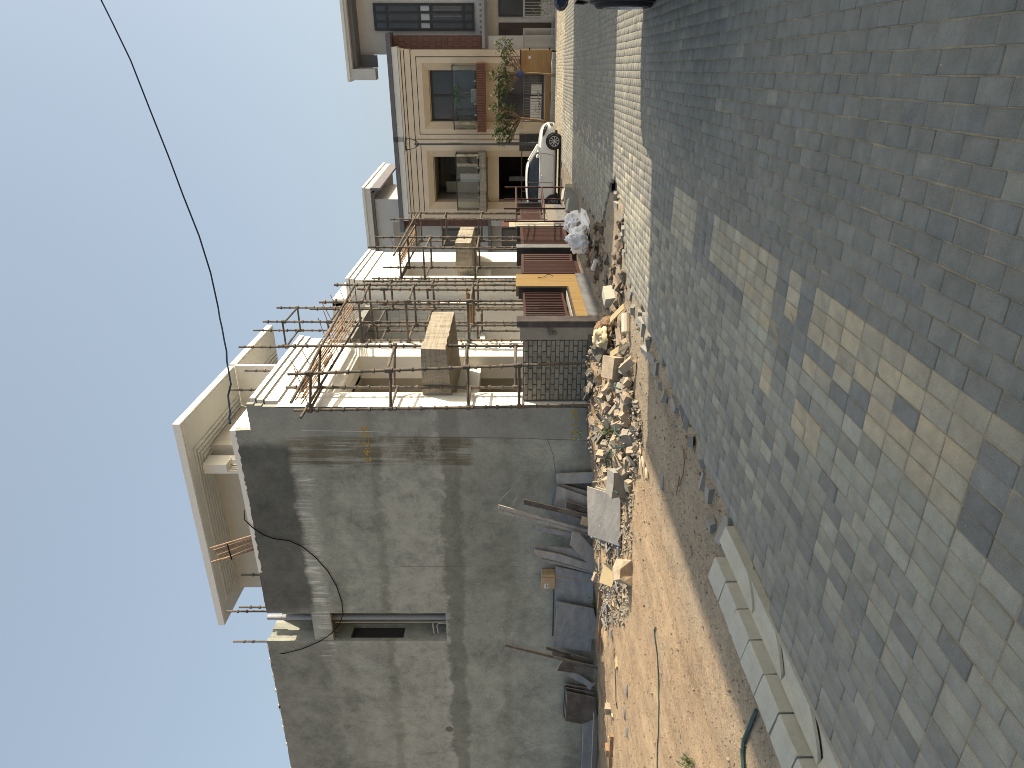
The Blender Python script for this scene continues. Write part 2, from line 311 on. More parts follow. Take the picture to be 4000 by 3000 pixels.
# ---------------------------------------------------------------- mesh helpers
class MB:
    def __init__(s): s.v = []; s.f = []
    def add(s, vs, fs):
        o = len(s.v); s.v += [Vector(p) for p in vs]; s.f += [tuple(i+o for i in q) for q in fs]; return s
    def box(s, x0, x1, y0, y1, z0, z1, M=None, bev=0.0):
        x0, x1 = sorted((x0, x1)); y0, y1 = sorted((y0, y1)); z0, z1 = sorted((z0, z1))
        if bev > 0:
            b = min(bev, (x1-x0)*.45, (y1-y0)*.45, (z1-z0)*.45); vs = []; idx = {}
            for i in (0, 1):
                for j in (0, 1):
                    for k in (0, 1):
                        X, Y, Z = (x0, x1)[i], (y0, y1)[j], (z0, z1)[k]; sx, sy, sz = (1, -1)[i], (1, -1)[j], (1, -1)[k]
                        idx[i, j, k] = len(vs); vs += [(X, Y+sy*b, Z+sz*b), (X+sx*b, Y, Z+sz*b), (X+sx*b, Y+sy*b, Z)]
            fs = []
            for a in range(3):
                for e in (0, 1):
                    o = [q for q in range(3) if q != a]; ring = []
                    for (p, q) in ((0, 0), (1, 0), (1, 1), (0, 1)):
                        key = [0, 0, 0]; key[a] = e; key[o[0]] = p; key[o[1]] = q; ring.append(idx[tuple(key)]+a)
                    fs.append(ring)
            for a in range(3):
                o = [q for q in range(3) if q != a]
                for p in (0, 1):
                    for q in (0, 1):
                        k0 = [0, 0, 0]; k0[o[0]] = p; k0[o[1]] = q; k1 = list(k0); k1[a] = 1
                        k0, k1 = idx[tuple(k0)], idx[tuple(k1)]; fs.append((k0+o[0], k0+o[1], k1+o[1], k1+o[0]))
            for k in idx.values(): fs.append((k, k+1, k+2))
        else:
            vs = [(x, y, z) for z in (z0, z1) for y in (y0, y1) for x in (x0, x1)]
            fs = [(0, 2, 3, 1), (4, 5, 7, 6), (0, 1, 5, 4), (2, 6, 7, 3), (0, 4, 6, 2), (1, 3, 7, 5)]
        if M is not None: vs = [M @ Vector(p) for p in vs]
        return s.add(vs, fs)
    def tube(s, pts, r, n=8, cap=True, r1=None):
        pts = [Vector(p) for p in pts]; m = len(pts); rings = []; up = None
        for i, p in enumerate(pts):
            d = (pts[min(i+1, m-1)]-pts[max(i-1, 0)]).normalized()
            a = d.cross(Vector((0, 0, 1)) if abs(d.z) < .9 else Vector((1, 0, 0))).normalized() if up is None else (up-d*up.dot(d)).normalized()
            up = a; b = d.cross(a); rr = r if r1 is None else r+(r1-r)*i/(m-1)
            rings.append([p+(a*math.cos(2*math.pi*k/n)+b*math.sin(2*math.pi*k/n))*rr for k in range(n)])
        vs = [q for g in rings for q in g]; fs = []
        for i in range(m-1):
            for k in range(n): fs.append((i*n+k, i*n+(k+1) % n, (i+1)*n+(k+1) % n, (i+1)*n+k))
        if cap: fs += [tuple(range(n-1, -1, -1)), tuple((m-1)*n+k for k in range(n))]
        return s.add(vs, fs)
    def prism(s, poly, off):                 # planar polygon extruded by a vector
        poly = [Vector(p) for p in poly]; off = Vector(off); n = len(poly)
        vs = poly+[p+off for p in poly]; fs = [tuple(range(n-1, -1, -1)), tuple(range(n, 2*n))]
        fs += [(i, (i+1) % n, n+(i+1) % n, n+i) for i in range(n)]
        return s.add(vs, fs)
    def quad(s, *p): return s.add(p, [tuple(range(len(p)))])
    def lathe(s, prof, c=(0, 0, 0), n=20, M=None, cap=True):   # (radius, z) profile
        vs = []; fs = []
        for (r, z) in prof:
            for k in range(n): vs.append(Vector((c[0]+r*math.cos(2*math.pi*k/n), c[1]+r*math.sin(2*math.pi*k/n), c[2]+z)))
        for i in range(len(prof)-1):
            for k in range(n): fs.append((i*n+k, i*n+(k+1) % n, (i+1)*n+(k+1) % n, (i+1)*n+k))
        if cap: fs += [tuple(range(n-1, -1, -1)), tuple((len(prof)-1)*n+k for k in range(n))]
        if M is not None: vs = [M @ p for p in vs]
        return s.add(vs, fs)
    def build(s, name, mat, parent=None, M=None, smooth=False, origin=None):
        me = bpy.data.meshes.new(name)
        vs = s.v if M is None else [M @ p for p in s.v]
        o = Vector(origin) if origin is not None else Vector((0, 0, 0))
        if parent is not None: o = Vector(parent['_w']); 
        me.from_pydata([tuple(p-o) for p in vs], [], s.f); me.materials.append(MATS[mat])
        bm = bmesh.new(); bm.from_mesh(me); bmesh.ops.recalc_face_normals(bm, faces=bm.faces); bm.to_mesh(me); bm.free()
        if smooth: me.polygons.foreach_set('use_smooth', [True]*len(me.polygons))
        me.update()
        ob = bpy.data.objects.new(name, me); COL.objects.link(ob)
        if parent is not None: ob.parent = parent
        elif origin is not None: ob.location = o
        ob['_w'] = list(o)
        return ob
def tag(o, label=None, cat=None, group=None, kind=None):
    if label: o['label'] = label
    if cat: o['category'] = cat
    if group: o['group'] = group
    if kind: o['kind'] = kind
    return o
def empty(name, loc, label, cat, group=None):
    o = bpy.data.objects.new(name, None); o.empty_display_size = .2; COL.objects.link(o); o.location = loc; o['_w'] = list(loc)
    return tag(o, label, cat, group)
def smart_smooth(ob, ang=35):
    me = ob.data; me.polygons.foreach_set('use_smooth', [True]*len(me.polygons))
    me.set_sharp_from_angle(angle=R(ang)); return ob
def copy_thing(o, loc, rot=None, label=None, scale=None):
    r = o.copy(); COL.objects.link(r); r.location = loc
    if rot is not None: r.rotation_euler = rot
    if scale is not None: r.scale = scale
    if label: r['label'] = label
    for ch in list(o.children):
        c = ch.copy(); COL.objects.link(c); c.parent = r
        for g in list(ch.children):
            d = g.copy(); COL.objects.link(d); d.parent = c
    return r
def text_mesh(name, s, size, mat, M, parent, depth=0.002):
    cu = bpy.data.curves.new(name, 'FONT'); cu.body = s; cu.size = size; cu.extrude = depth; cu.align_x = 'CENTER'; cu.align_y = 'CENTER'
    tmp = bpy.data.objects.new(name+'_src', cu); COL.objects.link(tmp)
    dg = bpy.context.evaluated_depsgraph_get(); me = bpy.data.meshes.new_from_object(tmp.evaluated_get(dg)); bpy.data.objects.remove(tmp)
    o = Vector(parent['_w']); me.transform(Matrix.Translation(-o) @ M); me.materials.clear(); me.materials.append(MATS[mat])
    ob = bpy.data.objects.new(name, me); COL.objects.link(ob); ob.parent = parent; ob['_w'] = list(o); return ob
# ================================================================ camera, light
cam = bpy.data.cameras.new('camera'); co = bpy.data.objects.new('camera', cam); COL.objects.link(co); SC.camera = co
cam.sensor_fit = 'HORIZONTAL'; cam.sensor_width = 36; cam.lens = 36*FP/4000; cam.clip_end = 3000; cam.clip_start = 0.05
F_ = Vector((-SN, CS, 0)); R_ = Vector((CS, SN, 0)); Zd = Vector((0, 0, -1))
co.matrix_world = Matrix(((Zd.x, R_.x, -F_.x, 0), (Zd.y, R_.y, -F_.y, 0), (Zd.z, R_.z, -F_.z, EYE), (0, 0, 0, 1)))
SUN_AZ, SUN_EL = R(73.0), R(28.0)
w = bpy.data.worlds.new("World"); SC.world = w; w.use_nodes = True; nt = w.node_tree; nt.nodes.clear()
sky = nt.nodes.new('ShaderNodeTexSky'); sky.sky_type = 'NISHITA'; sky.sun_disc = False; sky.sun_elevation = SUN_EL; sky.sun_rotation = SUN_AZ
sky.altitude = 200; sky.air_density = 1.0; sky.dust_density = 7.0; sky.ozone_density = 0.6
bg = nt.nodes.new('ShaderNodeBackground'); bg.inputs[1].default_value = 0.15; wo = nt.nodes.new('ShaderNodeOutputWorld')
tm = nt.nodes.new('ShaderNodeMix'); tm.data_type = 'RGBA'; tm.blend_type = 'MULTIPLY'; tm.inputs[0].default_value = 1.0; tm.inputs[7].default_value = (1.0, 1.045, 1.01, 1)
hm = nt.nodes.new('ShaderNodeMix'); hm.data_type = 'RGBA'; hm.inputs[0].default_value = 0.52; hm.inputs[7].default_value = (2.05, 2.36, 2.72, 1)   # thin white haze over the whole sky
nt.links.new(sky.outputs[0], tm.inputs[6]); nt.links.new(tm.outputs[2], hm.inputs[6]); nt.links.new(hm.outputs[2], bg.inputs[0]); nt.links.new(bg.outputs[0], wo.inputs[0])
sl = bpy.data.lights.new('sun', 'SUN'); sl.energy = 4.8; sl.angle = R(0.45); sl.color = (1.0, 0.865, 0.67)
so = bpy.data.objects.new('sun', sl); COL.objects.link(so); so.location = (20, 5, 20)
sd = Vector((math.sin(SUN_AZ)*math.cos(SUN_EL), math.cos(SUN_AZ)*math.cos(SUN_EL), math.sin(SUN_EL)))
so.rotation_euler = sd.to_track_quat('Z', 'Y').to_euler()
SC.view_settings.view_transform = 'Standard'; SC.view_settings.look = 'None'; SC.view_settings.exposure = 0.75; SC.view_settings.gamma = 1.0
SC.cycles.filter_width = 0.95; SC.render.engine = 'CYCLES'; SC.cycles.use_denoising = True; SC.cycles.max_bounces = 8; SC.cycles.transparent_max_bounces = 12
# ================================================================ ground
def edge_x(Y):                       # left edge of the paving
    return min(-2.95, -3.41+0.062*max(Y-2.0, 0))
HOLE = [G(*p) for p in [(2352, 1010), (2340, 905), (2368, 780), (2384, 705), (2400, 690), (2418, 760), (2432, 800), (2440, 880), (2436, 990), (2446, 1090), (2470, 1200), (2430, 1260), (2380, 1180)]]
def inside(p, poly):
    c = False; n = len(poly)
    for i in range(n):
        a, b = poly[i], poly[(i+1) % n]
        if (a.y > p[1]) != (b.y > p[1]) and p[0] < (b.x-a.x)*(p[1]-a.y)/(b.y-a.y)+a.x: c = not c
    return c
def nz(x, y, s, o=0): return noise.noise(Vector((x*s+o, y*s-o, 3.7+o)))
HC_ = sum(HOLE, Vector())/len(HOLE); HOLE2 = [HC_+(p-HC_)*1.45 for p in HOLE]
PILE = []
def gz(x, y):
    h = -0.035+0.025*nz(x, y, .8)+0.018*nz(x, y, 2.6, 5)
    if -20 < x < -2 and -1 < y < 28:
        h += 0.012*nz(x, y, 7, 9)+0.007*nz(x, y, 19, 2)
        if y < 13: h += 0.012*math.sin((x+5)*5.0+0.6*nz(x, y, .6)*6)*max(0, 1-abs(x+6.2)/2.5)   # wheel ruts
        e = edge_x(y)
        if y > 10.2: h += -0.05*math.exp(-((y-11.7)/1.6)**2)*math.exp(-((x+2.7)/.8)**2) + 0.06*nz(x, y, 2.2, 11)+.03*nz(x, y, 5.5, 3)
        if x > e-.25 and y < 9: h -= 0.035*min(1, (x-e+.25)/.25)
        if x < -9: h -= .065*(-9-x)*min(1, max(0, (y-5.5)/4))
        d = 12.4-y                    # heap against the side wall
        if x < -4.2 and y < 12.6:
            k = 1-max(0, d-0.2)/2.6
            if k > 0:
                amp = 0.30*math.exp(-((x+5.7)/1.5)**2)+0.10*math.exp(-((x+8.6)/1.4)**2)+0.005
                h += amp*k*k*(0.8+.5*nz(x, y, 2.4, 7))
        if x > e+0.06: h = min(h, -.02) if 9 < y < 17 else h-.06
        if 9.5 < y < 15 and x > e-.3 and inside((x, y), HOLE2): h = -0.022+.5*(h+.035)*.5
    else: h -= 0.08
    return h
xs = [-600, -150, -60, -32, -22]+list(np.arange(-17, -1.0, .065))+[-.8, 1, 4, 8, 14, 30, 150, 600]
ys = [-600, -150, -30, -6, -1]+list(np.arange(0.6, 14, .065))+list(np.arange(14, 27, .14))+[28, 31, 36, 60, 200, 900]
gv = [(x, y, gz(x, y)) for y in ys for x in xs]; nx = len(xs)
gf = [(j*nx+i, j*nx+i+1, (j+1)*nx+i+1, (j+1)*nx+i) for j in range(len(ys)-1) for i in range(nx-1)]
g = MB(); g.v = [Vector(p) for p in gv]; g.f = gf
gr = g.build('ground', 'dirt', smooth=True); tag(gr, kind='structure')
def gh(p): return gz(p[0], p[1])
# ================================================================ paved road, every block modelled
TANP = [(0.49, 0.41, 0.275), (0.455, 0.385, 0.265), (0.425, 0.37, 0.265)]
bricks = []            # x0,x1,y0,y1,tint
WX, LY, GAP = 0.1015, 0.2, 0.0056
def tone(k): return (0.226*k, 0.220*k, 0.184*k)
def lightgrey(k): return (0.315*k, 0.302*k, 0.240*k)
def darkgrey(k): return (0.160*k, 0.157*k, 0.139*k)
XB = -1.14
for i in range(0, 72):                                   # running bond, to the right
    x0 = XB+i*WX; off = random.choice((0.0, 0.1, 0.1, 0.0))+random.uniform(-.012, .012); y = -1.2+(i % 2)*.1+off*0.3
    while y < 25.6:
        k = random.gauss(0.86, 0.05); c = tone(k)
        r = random.random()
        if r < .03: c = lightgrey(random.uniform(.75, .85))
        elif r < .07: c = (0.225*k, 0.215*k, 0.18*k)
        elif r < .12: c = darkgrey(random.uniform(1.1, 1.25))
        bricks.append((x0, x0+WX, y, y+LY, c)); y += LY
ROWS0 = 2.25-18*LY
for i in range(0, 24):                                   # stack bond panel, to the left
    x1 = XB-i*WX; x0 = x1-WX; j = 0; sh = 0.1 if i in (9, 17) else 0
    while True:
        y = ROWS0+j*LY-sh; j += 1
        if y > 25.6: break
        yc = y+LY/2; xc = (x0+x1)/2
        if xc < edge_x(yc)-.03+0.05*nz(yc, 1.0, 3.1): continue
        if yc > 8.6 and xc < edge_x(yc)+.10 and random.random() < .35: continue
        if inside((xc, yc), HOLE): continue
        k = random.gauss(1.0, .07); r = random.random()
        if i <= 4:
            tan = yc > (2.05 if i == 0 else 2.24)
            if 3.86 < yc < 4.05 or 4.26 < yc < 4.45: tan = False
            if 4.05 < yc < 4.26 and i > 2: tan = False
            if 3.4 < yc < 3.86 and i in (3,): tan = False
            if i == 2 and 2.65 < yc < 2.85 or (i == 3 and 3.05 < yc < 3.25): tan = False
            if i == 4 and (3.05 < yc < 3.45 or 5.0 < yc < 6.1): tan = False
            if 6.05 < yc < 6.66: tan = False
            if 7.66 < yc < 9.4: tan = False
            if yc > 9.4: tan = random.random() < .25
            c = mul(random.choice(TANP), .80*k) if tan else darkgrey(1.15*k)
            if tan and r < .22: c = mul((0.40, 0.355, 0.26), .85*k)
            if tan and yc > 5.2: c = tuple(.5*a+.5*b for a, b in zip(c, lightgrey(k)))
            if yc <= 2.05: c = tone(.86*k)
        elif i <= 8:
            c = lightgrey(.88*k) if (r < .62 or yc < 3.2) else tone(k)
            if i in (7, 8) and (3.36 < yc < 3.85 or 4.15 < yc < 4.38): c = mul(TANP[1], .8*k)
            if r > .93: c = darkgrey(k)
        elif i <= 12:
            c = lightgrey(.84*k) if (j+i) % 3 else darkgrey(k*1.1)
            if r < .35: c = tone(1.05*k)
        elif i <= 16:
            c = darkgrey(1.15*k) if (j+i) % 4 else lightgrey(.85*k)
            if r < .4: c = tone(k)
        else:
            c = darkgrey(1.25*k) if r < .8 else tone(k)
        bricks.append((x0, x1, y, y+LY, c))
y = 25.6
while y < 30.2:                                          # cross street in front of the far houses
    x = -9+random.choice((0, .1))
    while x < 7.5:
        k = random.gauss(1.0, .07); bricks.append((x, x+.2, y, y+WX, mul((0.36, 0.29, 0.20), k) if random.random() < .55 else lightgrey(k))); x += .2
    y += WX
nb = len(bricks); A = np.array([b[:4] for b in bricks]); tint = np.array([b[4] for b in bricks])
A += rng.normal(0, .0012, A.shape)
zt = rng.normal(0, .0013, nb)[:, None]+rng.normal(0, .0011, (nb, 4)); gp, ch = GAP/2, .0045
V = np.zeros((nb, 12, 3))
sx = np.array([0, 1, 1, 0]); sy = np.array([0, 0, 1, 1])
for k in range(4):
    ix, iy = 0+sx[k], 2+sy[k]; dx = 1-2*sx[k]; dy = 1-2*sy[k]
    V[:, k, 0] = A[:, ix]+dx*(gp+ch); V[:, k, 1] = A[:, iy]+dy*(gp+ch); V[:, k, 2] = zt[:, k]
    V[:, 4+k, 0] = A[:, ix]+dx*gp; V[:, 4+k, 1] = A[:, iy]+dy*gp; V[:, 4+k, 2] = zt[:, k]-.004
    V[:, 8+k] = V[:, 4+k]; V[:, 8+k, 2] = -.055
fl = []
for k in range(4):
    n = (k+1) % 4; fl += [(4+k, 4+n, n, k), (8+k, 8+n, 4+n, 4+k)]
fl.append((0, 1, 2, 3)); fl = np.array(fl)
Fa = (fl[None]+12*np.arange(nb)[:, None, None]).reshape(-1, 4)
me = bpy.data.meshes.new('road'); me.vertices.add(nb*12); me.vertices.foreach_set('co', V.reshape(-1))
me.loops.add(Fa.size); me.loops.foreach_set('vertex_index', Fa.reshape(-1)); me.polygons.add(len(Fa)); me.polygons.foreach_set('loop_start', np.arange(len(Fa))*4)
at = me.attributes.new('tint', 'FLOAT_COLOR', 'FACE'); ct = np.ones((nb, 9, 4)); ct[:, :, :3] = tint[:, None]; at.data.foreach_set('color', ct.reshape(-1))
me.update(calc_edges=True); me.validate(); me.materials.append(MATS['paver'])
road = bpy.data.objects.new('road', me); COL.objects.link(road); tag(road, kind='structure')
jb = MB()
for j in range(0, 270):
    y0 = -1.2+j*.1
    if y0 > 25.5: break
    e = edge_x(y0+.05)+.09
    xsx = [e, 6.1]
    row = [x for x in np.arange(e, -1.0, .05) if not inside((x, y0+.05), HOLE)]
    if not row: continue
    jb.quad((max(min(row), e), y0, -.0045), (6.1, y0, -.0045), (6.1, y0+.1, -.0045), (max(min(row), e), y0+.1, -.0045))
jb.quad((-9, 25.6, -.009), (7.5, 25.6, -.009), (7.5, 30.2, -.009), (-9, 30.2, -.009))
tag(jb.build('road_joint_sand', 'joint_sand'), kind='structure')
# ================================================================ kerb stones and gutter
XK = -3.52
def kerb_mesh(L=.287):
    prof = [(0, -.06), (0, .04), (0, .135), (-.010, .143), (-.07, .151), (-.13, .160), (-.195, .170), (-.215, .150), (-.222, .03), (-.222, -.06)]
    m = MB(); n = len(prof); ks = 9; vs = []
    for j in range(ks):
        y = .003+(L-.008)*j/(ks-1)
        for i, (a, b) in enumerate(prof):
            c = .006 if i in (2, 3, 6, 7) and random.random() < .22 else .0015
            vs.append((a*1.0-(c if i in (2, 3) else -c if i == 7 else 0)*random.random(), y, b-c*random.random()*(0 if i in (0, 9) else 1)))
    fs = [(j*n+i, j*n+(i+1) % n, (j+1)*n+(i+1) % n, (j+1)*n+i) for j in range(ks-1) for i in range(n)]+[tuple(range(n)), tuple((ks-1)*n+i for i in range(n-1, -1, -1))]
    m.add(vs, fs); return m
k0 = kerb_mesh().build('kerb_stone', 'kerb_concrete', origin=(0, 0, 0))
kys = [4.425-.29*(i+1) for i in range(11)]
def tilt(): return (random.uniform(-.012, .012), random.uniform(-.02, .02), random.uniform(-.014, .014))
names = ['first kerb stone where the raised kerb ends, beside scattered pavers']+['grey kerb stone of the raised kerb between dirt and paving']*10
for i, y in enumerate(kys):
    o = k0 if i == 0 else kerb_mesh().build('kerb_stone', 'kerb_concrete', origin=(0, 0, 0))
    o.location = (XK-.012*i*.3, y, 0); o.rotation_euler = tilt(); tag(o, names[i], 'kerb stone', None if i == 0 else 'raised kerb stones')
gm = MB(); NF_, NQ = 10, 8
def yb_(k, f): return 4.36-.58*k+.26*f**1.5
for k in range(0, 6):                                    # concrete haunch poured in overlapping bites
    top_ = []
    for q in range(NQ+1):
        r_ = []
        for i in range(NF_+1):
            f = i/NF_; Q = q/NQ; y = (yb_(k, f) if k > 0 else 4.62)*(1-Q)+yb_(k+1, f)*Q
            a = XK-.0035*(4.6-y); b = -3.370+.005*nz(y*5, 0, 1, 9)-.004*(4.6-y)
            amp = (.0 if k == 0 else .012+.006*k); d = -amp*(1-Q)*min(1, f*5)*min(1, (1-f)*3+.25)
            r_.append(Vector((a+(b-a)*f, y, .052*(1-f)+.018*f+d)))
        top_.append(r_)
    m_ = NF_+1; low_ = [Vector((p.x, p.y, -.06)) for p in top_[0]]; low2 = [Vector((p.x, p.y+.004, p.z-.02)) for p in top_[-1]]
    gm.add([p for r_ in top_ for p in r_], [(q*m_+i, q*m_+i+1, (q+1)*m_+i+1, (q+1)*m_+i) for q in range(NQ) for i in range(NF_)])
    gm.add(top_[-1]+low2, [(i, i+1, m_+i+1, m_+i) for i in range(NF_)])
    if k == 0: gm.add(top_[0]+low_, [(i, i+1, m_+i+1, m_+i) for i in range(NF_)])
    for q in range(NQ): p, p2 = top_[q][-1], top_[q+1][-1]; gm.quad(p, p2, (p2.x, p2.y, -.06), (p.x, p.y, -.06))
tag(gm.build('gutter', 'gutter_concrete'), kind='structure')
# ================================================================ houses across the street behind the camera side: they shade the road
def shade_house(name, y0, y1, label, sk=0.0):
    o = empty(name, (8.2, y0, 0), label, 'house')
    b = MB(); b.prism([(8.2, y0, -.1), (20, y0+sk, -.1), (20, y1, -.1), (8.2, y1, -.1)], (0, 0, 7.1)); b.build('walls', 'pale_stucco', o)
    p = MB(); p.prism([(8.15, y0-.05, 7.001), (20.05, y0+sk-.05, 7.001), (20.05, y1+.05, 7.001), (8.15, y1+.05, 7.001)], (0, 0, .08)); p.build('coping', 'white_paint', o)
    yy = y0+1.2+0*sk
    while yy+2 < y1:
        for z in (0.9, 3.9):
            q = MB(); q.box(8.16, 8.197, yy, yy+1.9, z, z+1.6); f = q.build('window', 'window_dark', o)
            r = MB(); r.box(8.14, 8.158, yy-.06, yy, z-.06, z+1.66).box(8.14, 8.158, yy+1.9, yy+1.96, z-.06, z+1.66).box(8.14, 8.158, yy, yy+1.9, z+1.6, z+1.66).box(8.14, 8.158, yy, yy+1.9, z-.06, z).box(8.14, 8.158, yy+.92, yy+.98, z, z+1.6); r.build('frame', 'dark_frame', f)
        yy += 3.4
    return o
shade_house('street_house', -14, 11.85, 'cream house across the street from the bare grey wall')
shade_house('street_house', 15.75, 24.2, 'cream house across the street from the scaffolded white houses', 2.6)  # near side skewed so its shadow edge slants over the road
# ================================================================ house bays
def bay(root, M, u0, u1, pn, pf, ztop, mats, step, bz, sill, ghead, inset=-.38, soff=None, wz1=5.44):
    """upside-down U frame with splayed inner edge, stepped cornice, wall with an upper and a lower opening"""
    fm, bm_, wm = mats; D = -.72
    a, b = u0+pn, u1-pf; bw, bd = .30, -.12
    m = MB()
    ue = u0+(.222 if soff == 'n' else 0); m.box(ue, a, D, 0, -.1, bz, M); m.box(b, u1, D, 0, -.1, bz, M); m.box(ue, u1, D, 0, bz+.0005, step[0], M)
    if soff == 'n': m.box(u0+.0005, u0+.2215, .0005, .006, -.1, step[0], M)
    m.build('frame', fm, root)
    c = MB(); zs = list(step)+[ztop]
    for i in range(len(step)):
        pr = .030*(i+1); e = .026*(i+1)
        c.box(u0-(e if soff != 'n' else -.222), u1+e, D, pr, zs[i]+.024, zs[i+1], M)
    c.build('cornice', fm, root)
    gq = MB()
    for i in range(len(step)): gq.box(u0-(.008 if soff != 'n' else -.222), u1+.008, D, .012+.03*i, zs[i]-.006, zs[i]+.0239, M)
    gq.build('cornice_groove', 'black_line' if fm != 'white_paint' else 'cornice_shadow_gap', root)
    v = MB(); zb = bz-.27
    for (s, e, o) in ((a, a+bw, 1), (b-bw, b, 0)):
        if o: poly = [(a, 0, 0), (a, D+.02, 0), (a+bw, D+.02, 0), (a+bw, bd, 0)]
        else: poly = [(b, 0, 0), (b-bw, bd, 0), (b-bw, D+.02, 0), (b, D+.02, 0)]
        v.prism([M @ Vector((p[0], p[1]-.001, -.1)) for p in poly], M.to_3x3() @ Vector((0, 0, zb+.1)))
    v.prism([M @ Vector(p) for p in ((a, -.001, bz), (a+bw, bd, zb), (b-bw, bd, zb), (b, -.001, bz))], (M.to_3x3() @ Vector((0, D+.14, 0))))
    for (s, e, o) in ((a, a+bw, 1), (b-bw, b, 0)):
        if o: tri = [(a, -.001, zb), (a+bw, bd, zb), (a, -.001, bz)]
        else: tri = [(b, -.001, zb), (b, -.001, bz), (b-bw, bd, zb)]
        v.prism([M @ Vector(p) for p in tri], (M.to_3x3() @ Vector((0, D+.14, 0))))
    v.build('splayed_reveal', bm_, root)
    wa, wb = a+bw, b-bw; w_ = MB()
    w_.box(wa-.02, wb+.02, inset-.2, inset, ghead, sill, M); w_.build('recess_wall', wm, root)
    w_ = MB(); w_.box(wa-.02, wb+.02, inset-.2, inset, wz1, zb+.05, M); w_.build('window_lintel', wm, root)
    return wa, wb
def room(root, M, u0, u1, n0, n1, z0, z1, mat='inner_wall', name='room'):
    """inside of a room seen through an opening: walls, floor and ceiling with thickness"""
    t = .12; m = MB()
    m.box(u0-t, u1+t, n1-t, n1, z0-t, z1+t, M); m.box(u0-t, u0, n1+.001, n0, z0-t, z1+t, M); m.box(u1, u1+t, n1+.001, n0, z0-t, z1+t, M)
    m.box(u0+.001, u1-.001, n1+.001, n0, z0-t, z0, M); m.box(u0+.001, u1-.001, n1+.001, n0, z1, z1+t, M)
    return m.build(name, mat, root)
# ---------------------------------------------------------------- near house (bare side wall) and its mirror twin
HA = empty('unfinished_house', (-9, 14, 0), 'unfinished white house with bare grey cement side wall and rough concrete balcony', 'house')
YW = 12.45
def jag(x0, x1, z, amp, step=.09):
    p = []; x = x0
    while x < x1: p.append((x, z+random.uniform(-amp, amp)*(1 if random.random() < .7 else 2))); x += step*random.uniform(.5, 1.6)
    p.append((x1, z)); return p
sw = MB()
tr = [(x, z) for x, z in jag(-11.54, -10.4, 7.47, .004)]+[(x, z) for x, z in jag(-10.35, -6.72, 7.42, .012)]
poly = [(-6.2, -1.2), (-6.2, 6.50), (-6.175, 6.50), (-6.175, 6.79), (-6.15, 6.79), (-6.15, 6.95), (-6.12, 6.95), (-6.12, 7.09), (-6.70, 7.085)]+tr[::-1]+[(-11.54, -1.2)]
sw.prism([(x, YW, z) for x, z in poly], (0, .10, 0))
tl = jag(-30, -12.4, 7.60, .006, .2)
sw.prism([(x, YW, z) for x, z in [(-12.4, -1.2)]+tl[::-1]+[(-30, -1.2)]], (0, .10, 0))
sw.box(-12.4, -11.54, YW, YW+.10, -1.2, 3.30).box(-12.4, -11.54, YW+.012, YW+.10, 6.0, 6.44)
sw.build('side_wall', 'cement_render', HA)
cp = MB(); low = jag(-10.35, -6.72, 7.40, .016, .05)[::-1]
cp.prism([(-10.35, YW-.004, 7.475)]+[(-6.72, YW-.004, 7.52)]+[(x, YW-.004, z) for x, z in low], (0, .106, 0))
cp.build('parapet_coping', 'white_paint', HA)
cp = MB()
for i in range(26):
    x = random.uniform(-29, -12.6); cp.box(x, x+random.uniform(.05, .2), YW-.004, YW+.1, 7.58, 7.58+random.uniform(.02, .045))
cp.build('parapet_mortar', 'shade_white', HA)
sh = MB(); X0, X1, YB = -12.4, -11.54, 13.12
sh.box(X0-.15, X1+.15, YB, YB+.1, 3.1, 7.4)                               # back
sh.box(X1, X1+.12, YW+.102, YB-.001, 3.1, 7.4)                            # right
sh.box(X0-.12, X0, YW+.102, YB-.001, 3.1, 4.35); sh.box(X0-.12, X0, YW+.102, YB-.001, 5.62, 7.56)
sh.box(X0-.12, X0, 12.99, YB-.001, 4.35, 5.62)
sh.box(X0+.001, X1-.001, YW+.102, YB-.001, 3.2, 3.3)
sh.build('service_shaft', 'cement_render', HA)
MB().box(X0-.20, X0-.125, YW+.10, YB-.02, 4.3, 5.7).build('shaft_window', 'dark_inner', HA)
dp = MB(); dp.tube([(-12.0, YW+.36, 3.31), (-12.0, YW+.36, 7.62)], .066, 14)
for z in (4.2, 5.4, 6.75, 7.3): dp.tube([(-12.0, YW+.36, z-.03), (-12.0, YW+.36, z+.03)], .074, 14)
dp.build('downpipe', 'pvc_grey', HA, smooth=False)
cpz = MB()
for dx in (0, .1): cpz.tube([(-12.12-dx*.5, YW+.34, 3.31), (-12.12-dx*.5, YW+.34, 3.62-dx), (-12.16-dx*.5, YW+.30, 3.66-dx), (-12.36, YW+.2, 3.62-dx)], .016, 8)
cpz.tube([(-12.10, YW+.30, 3.4), (-12.10, YW+.30, 6.0)], .012, 8)
cpz.build('water_pipe', 'pvc_cream', HA)
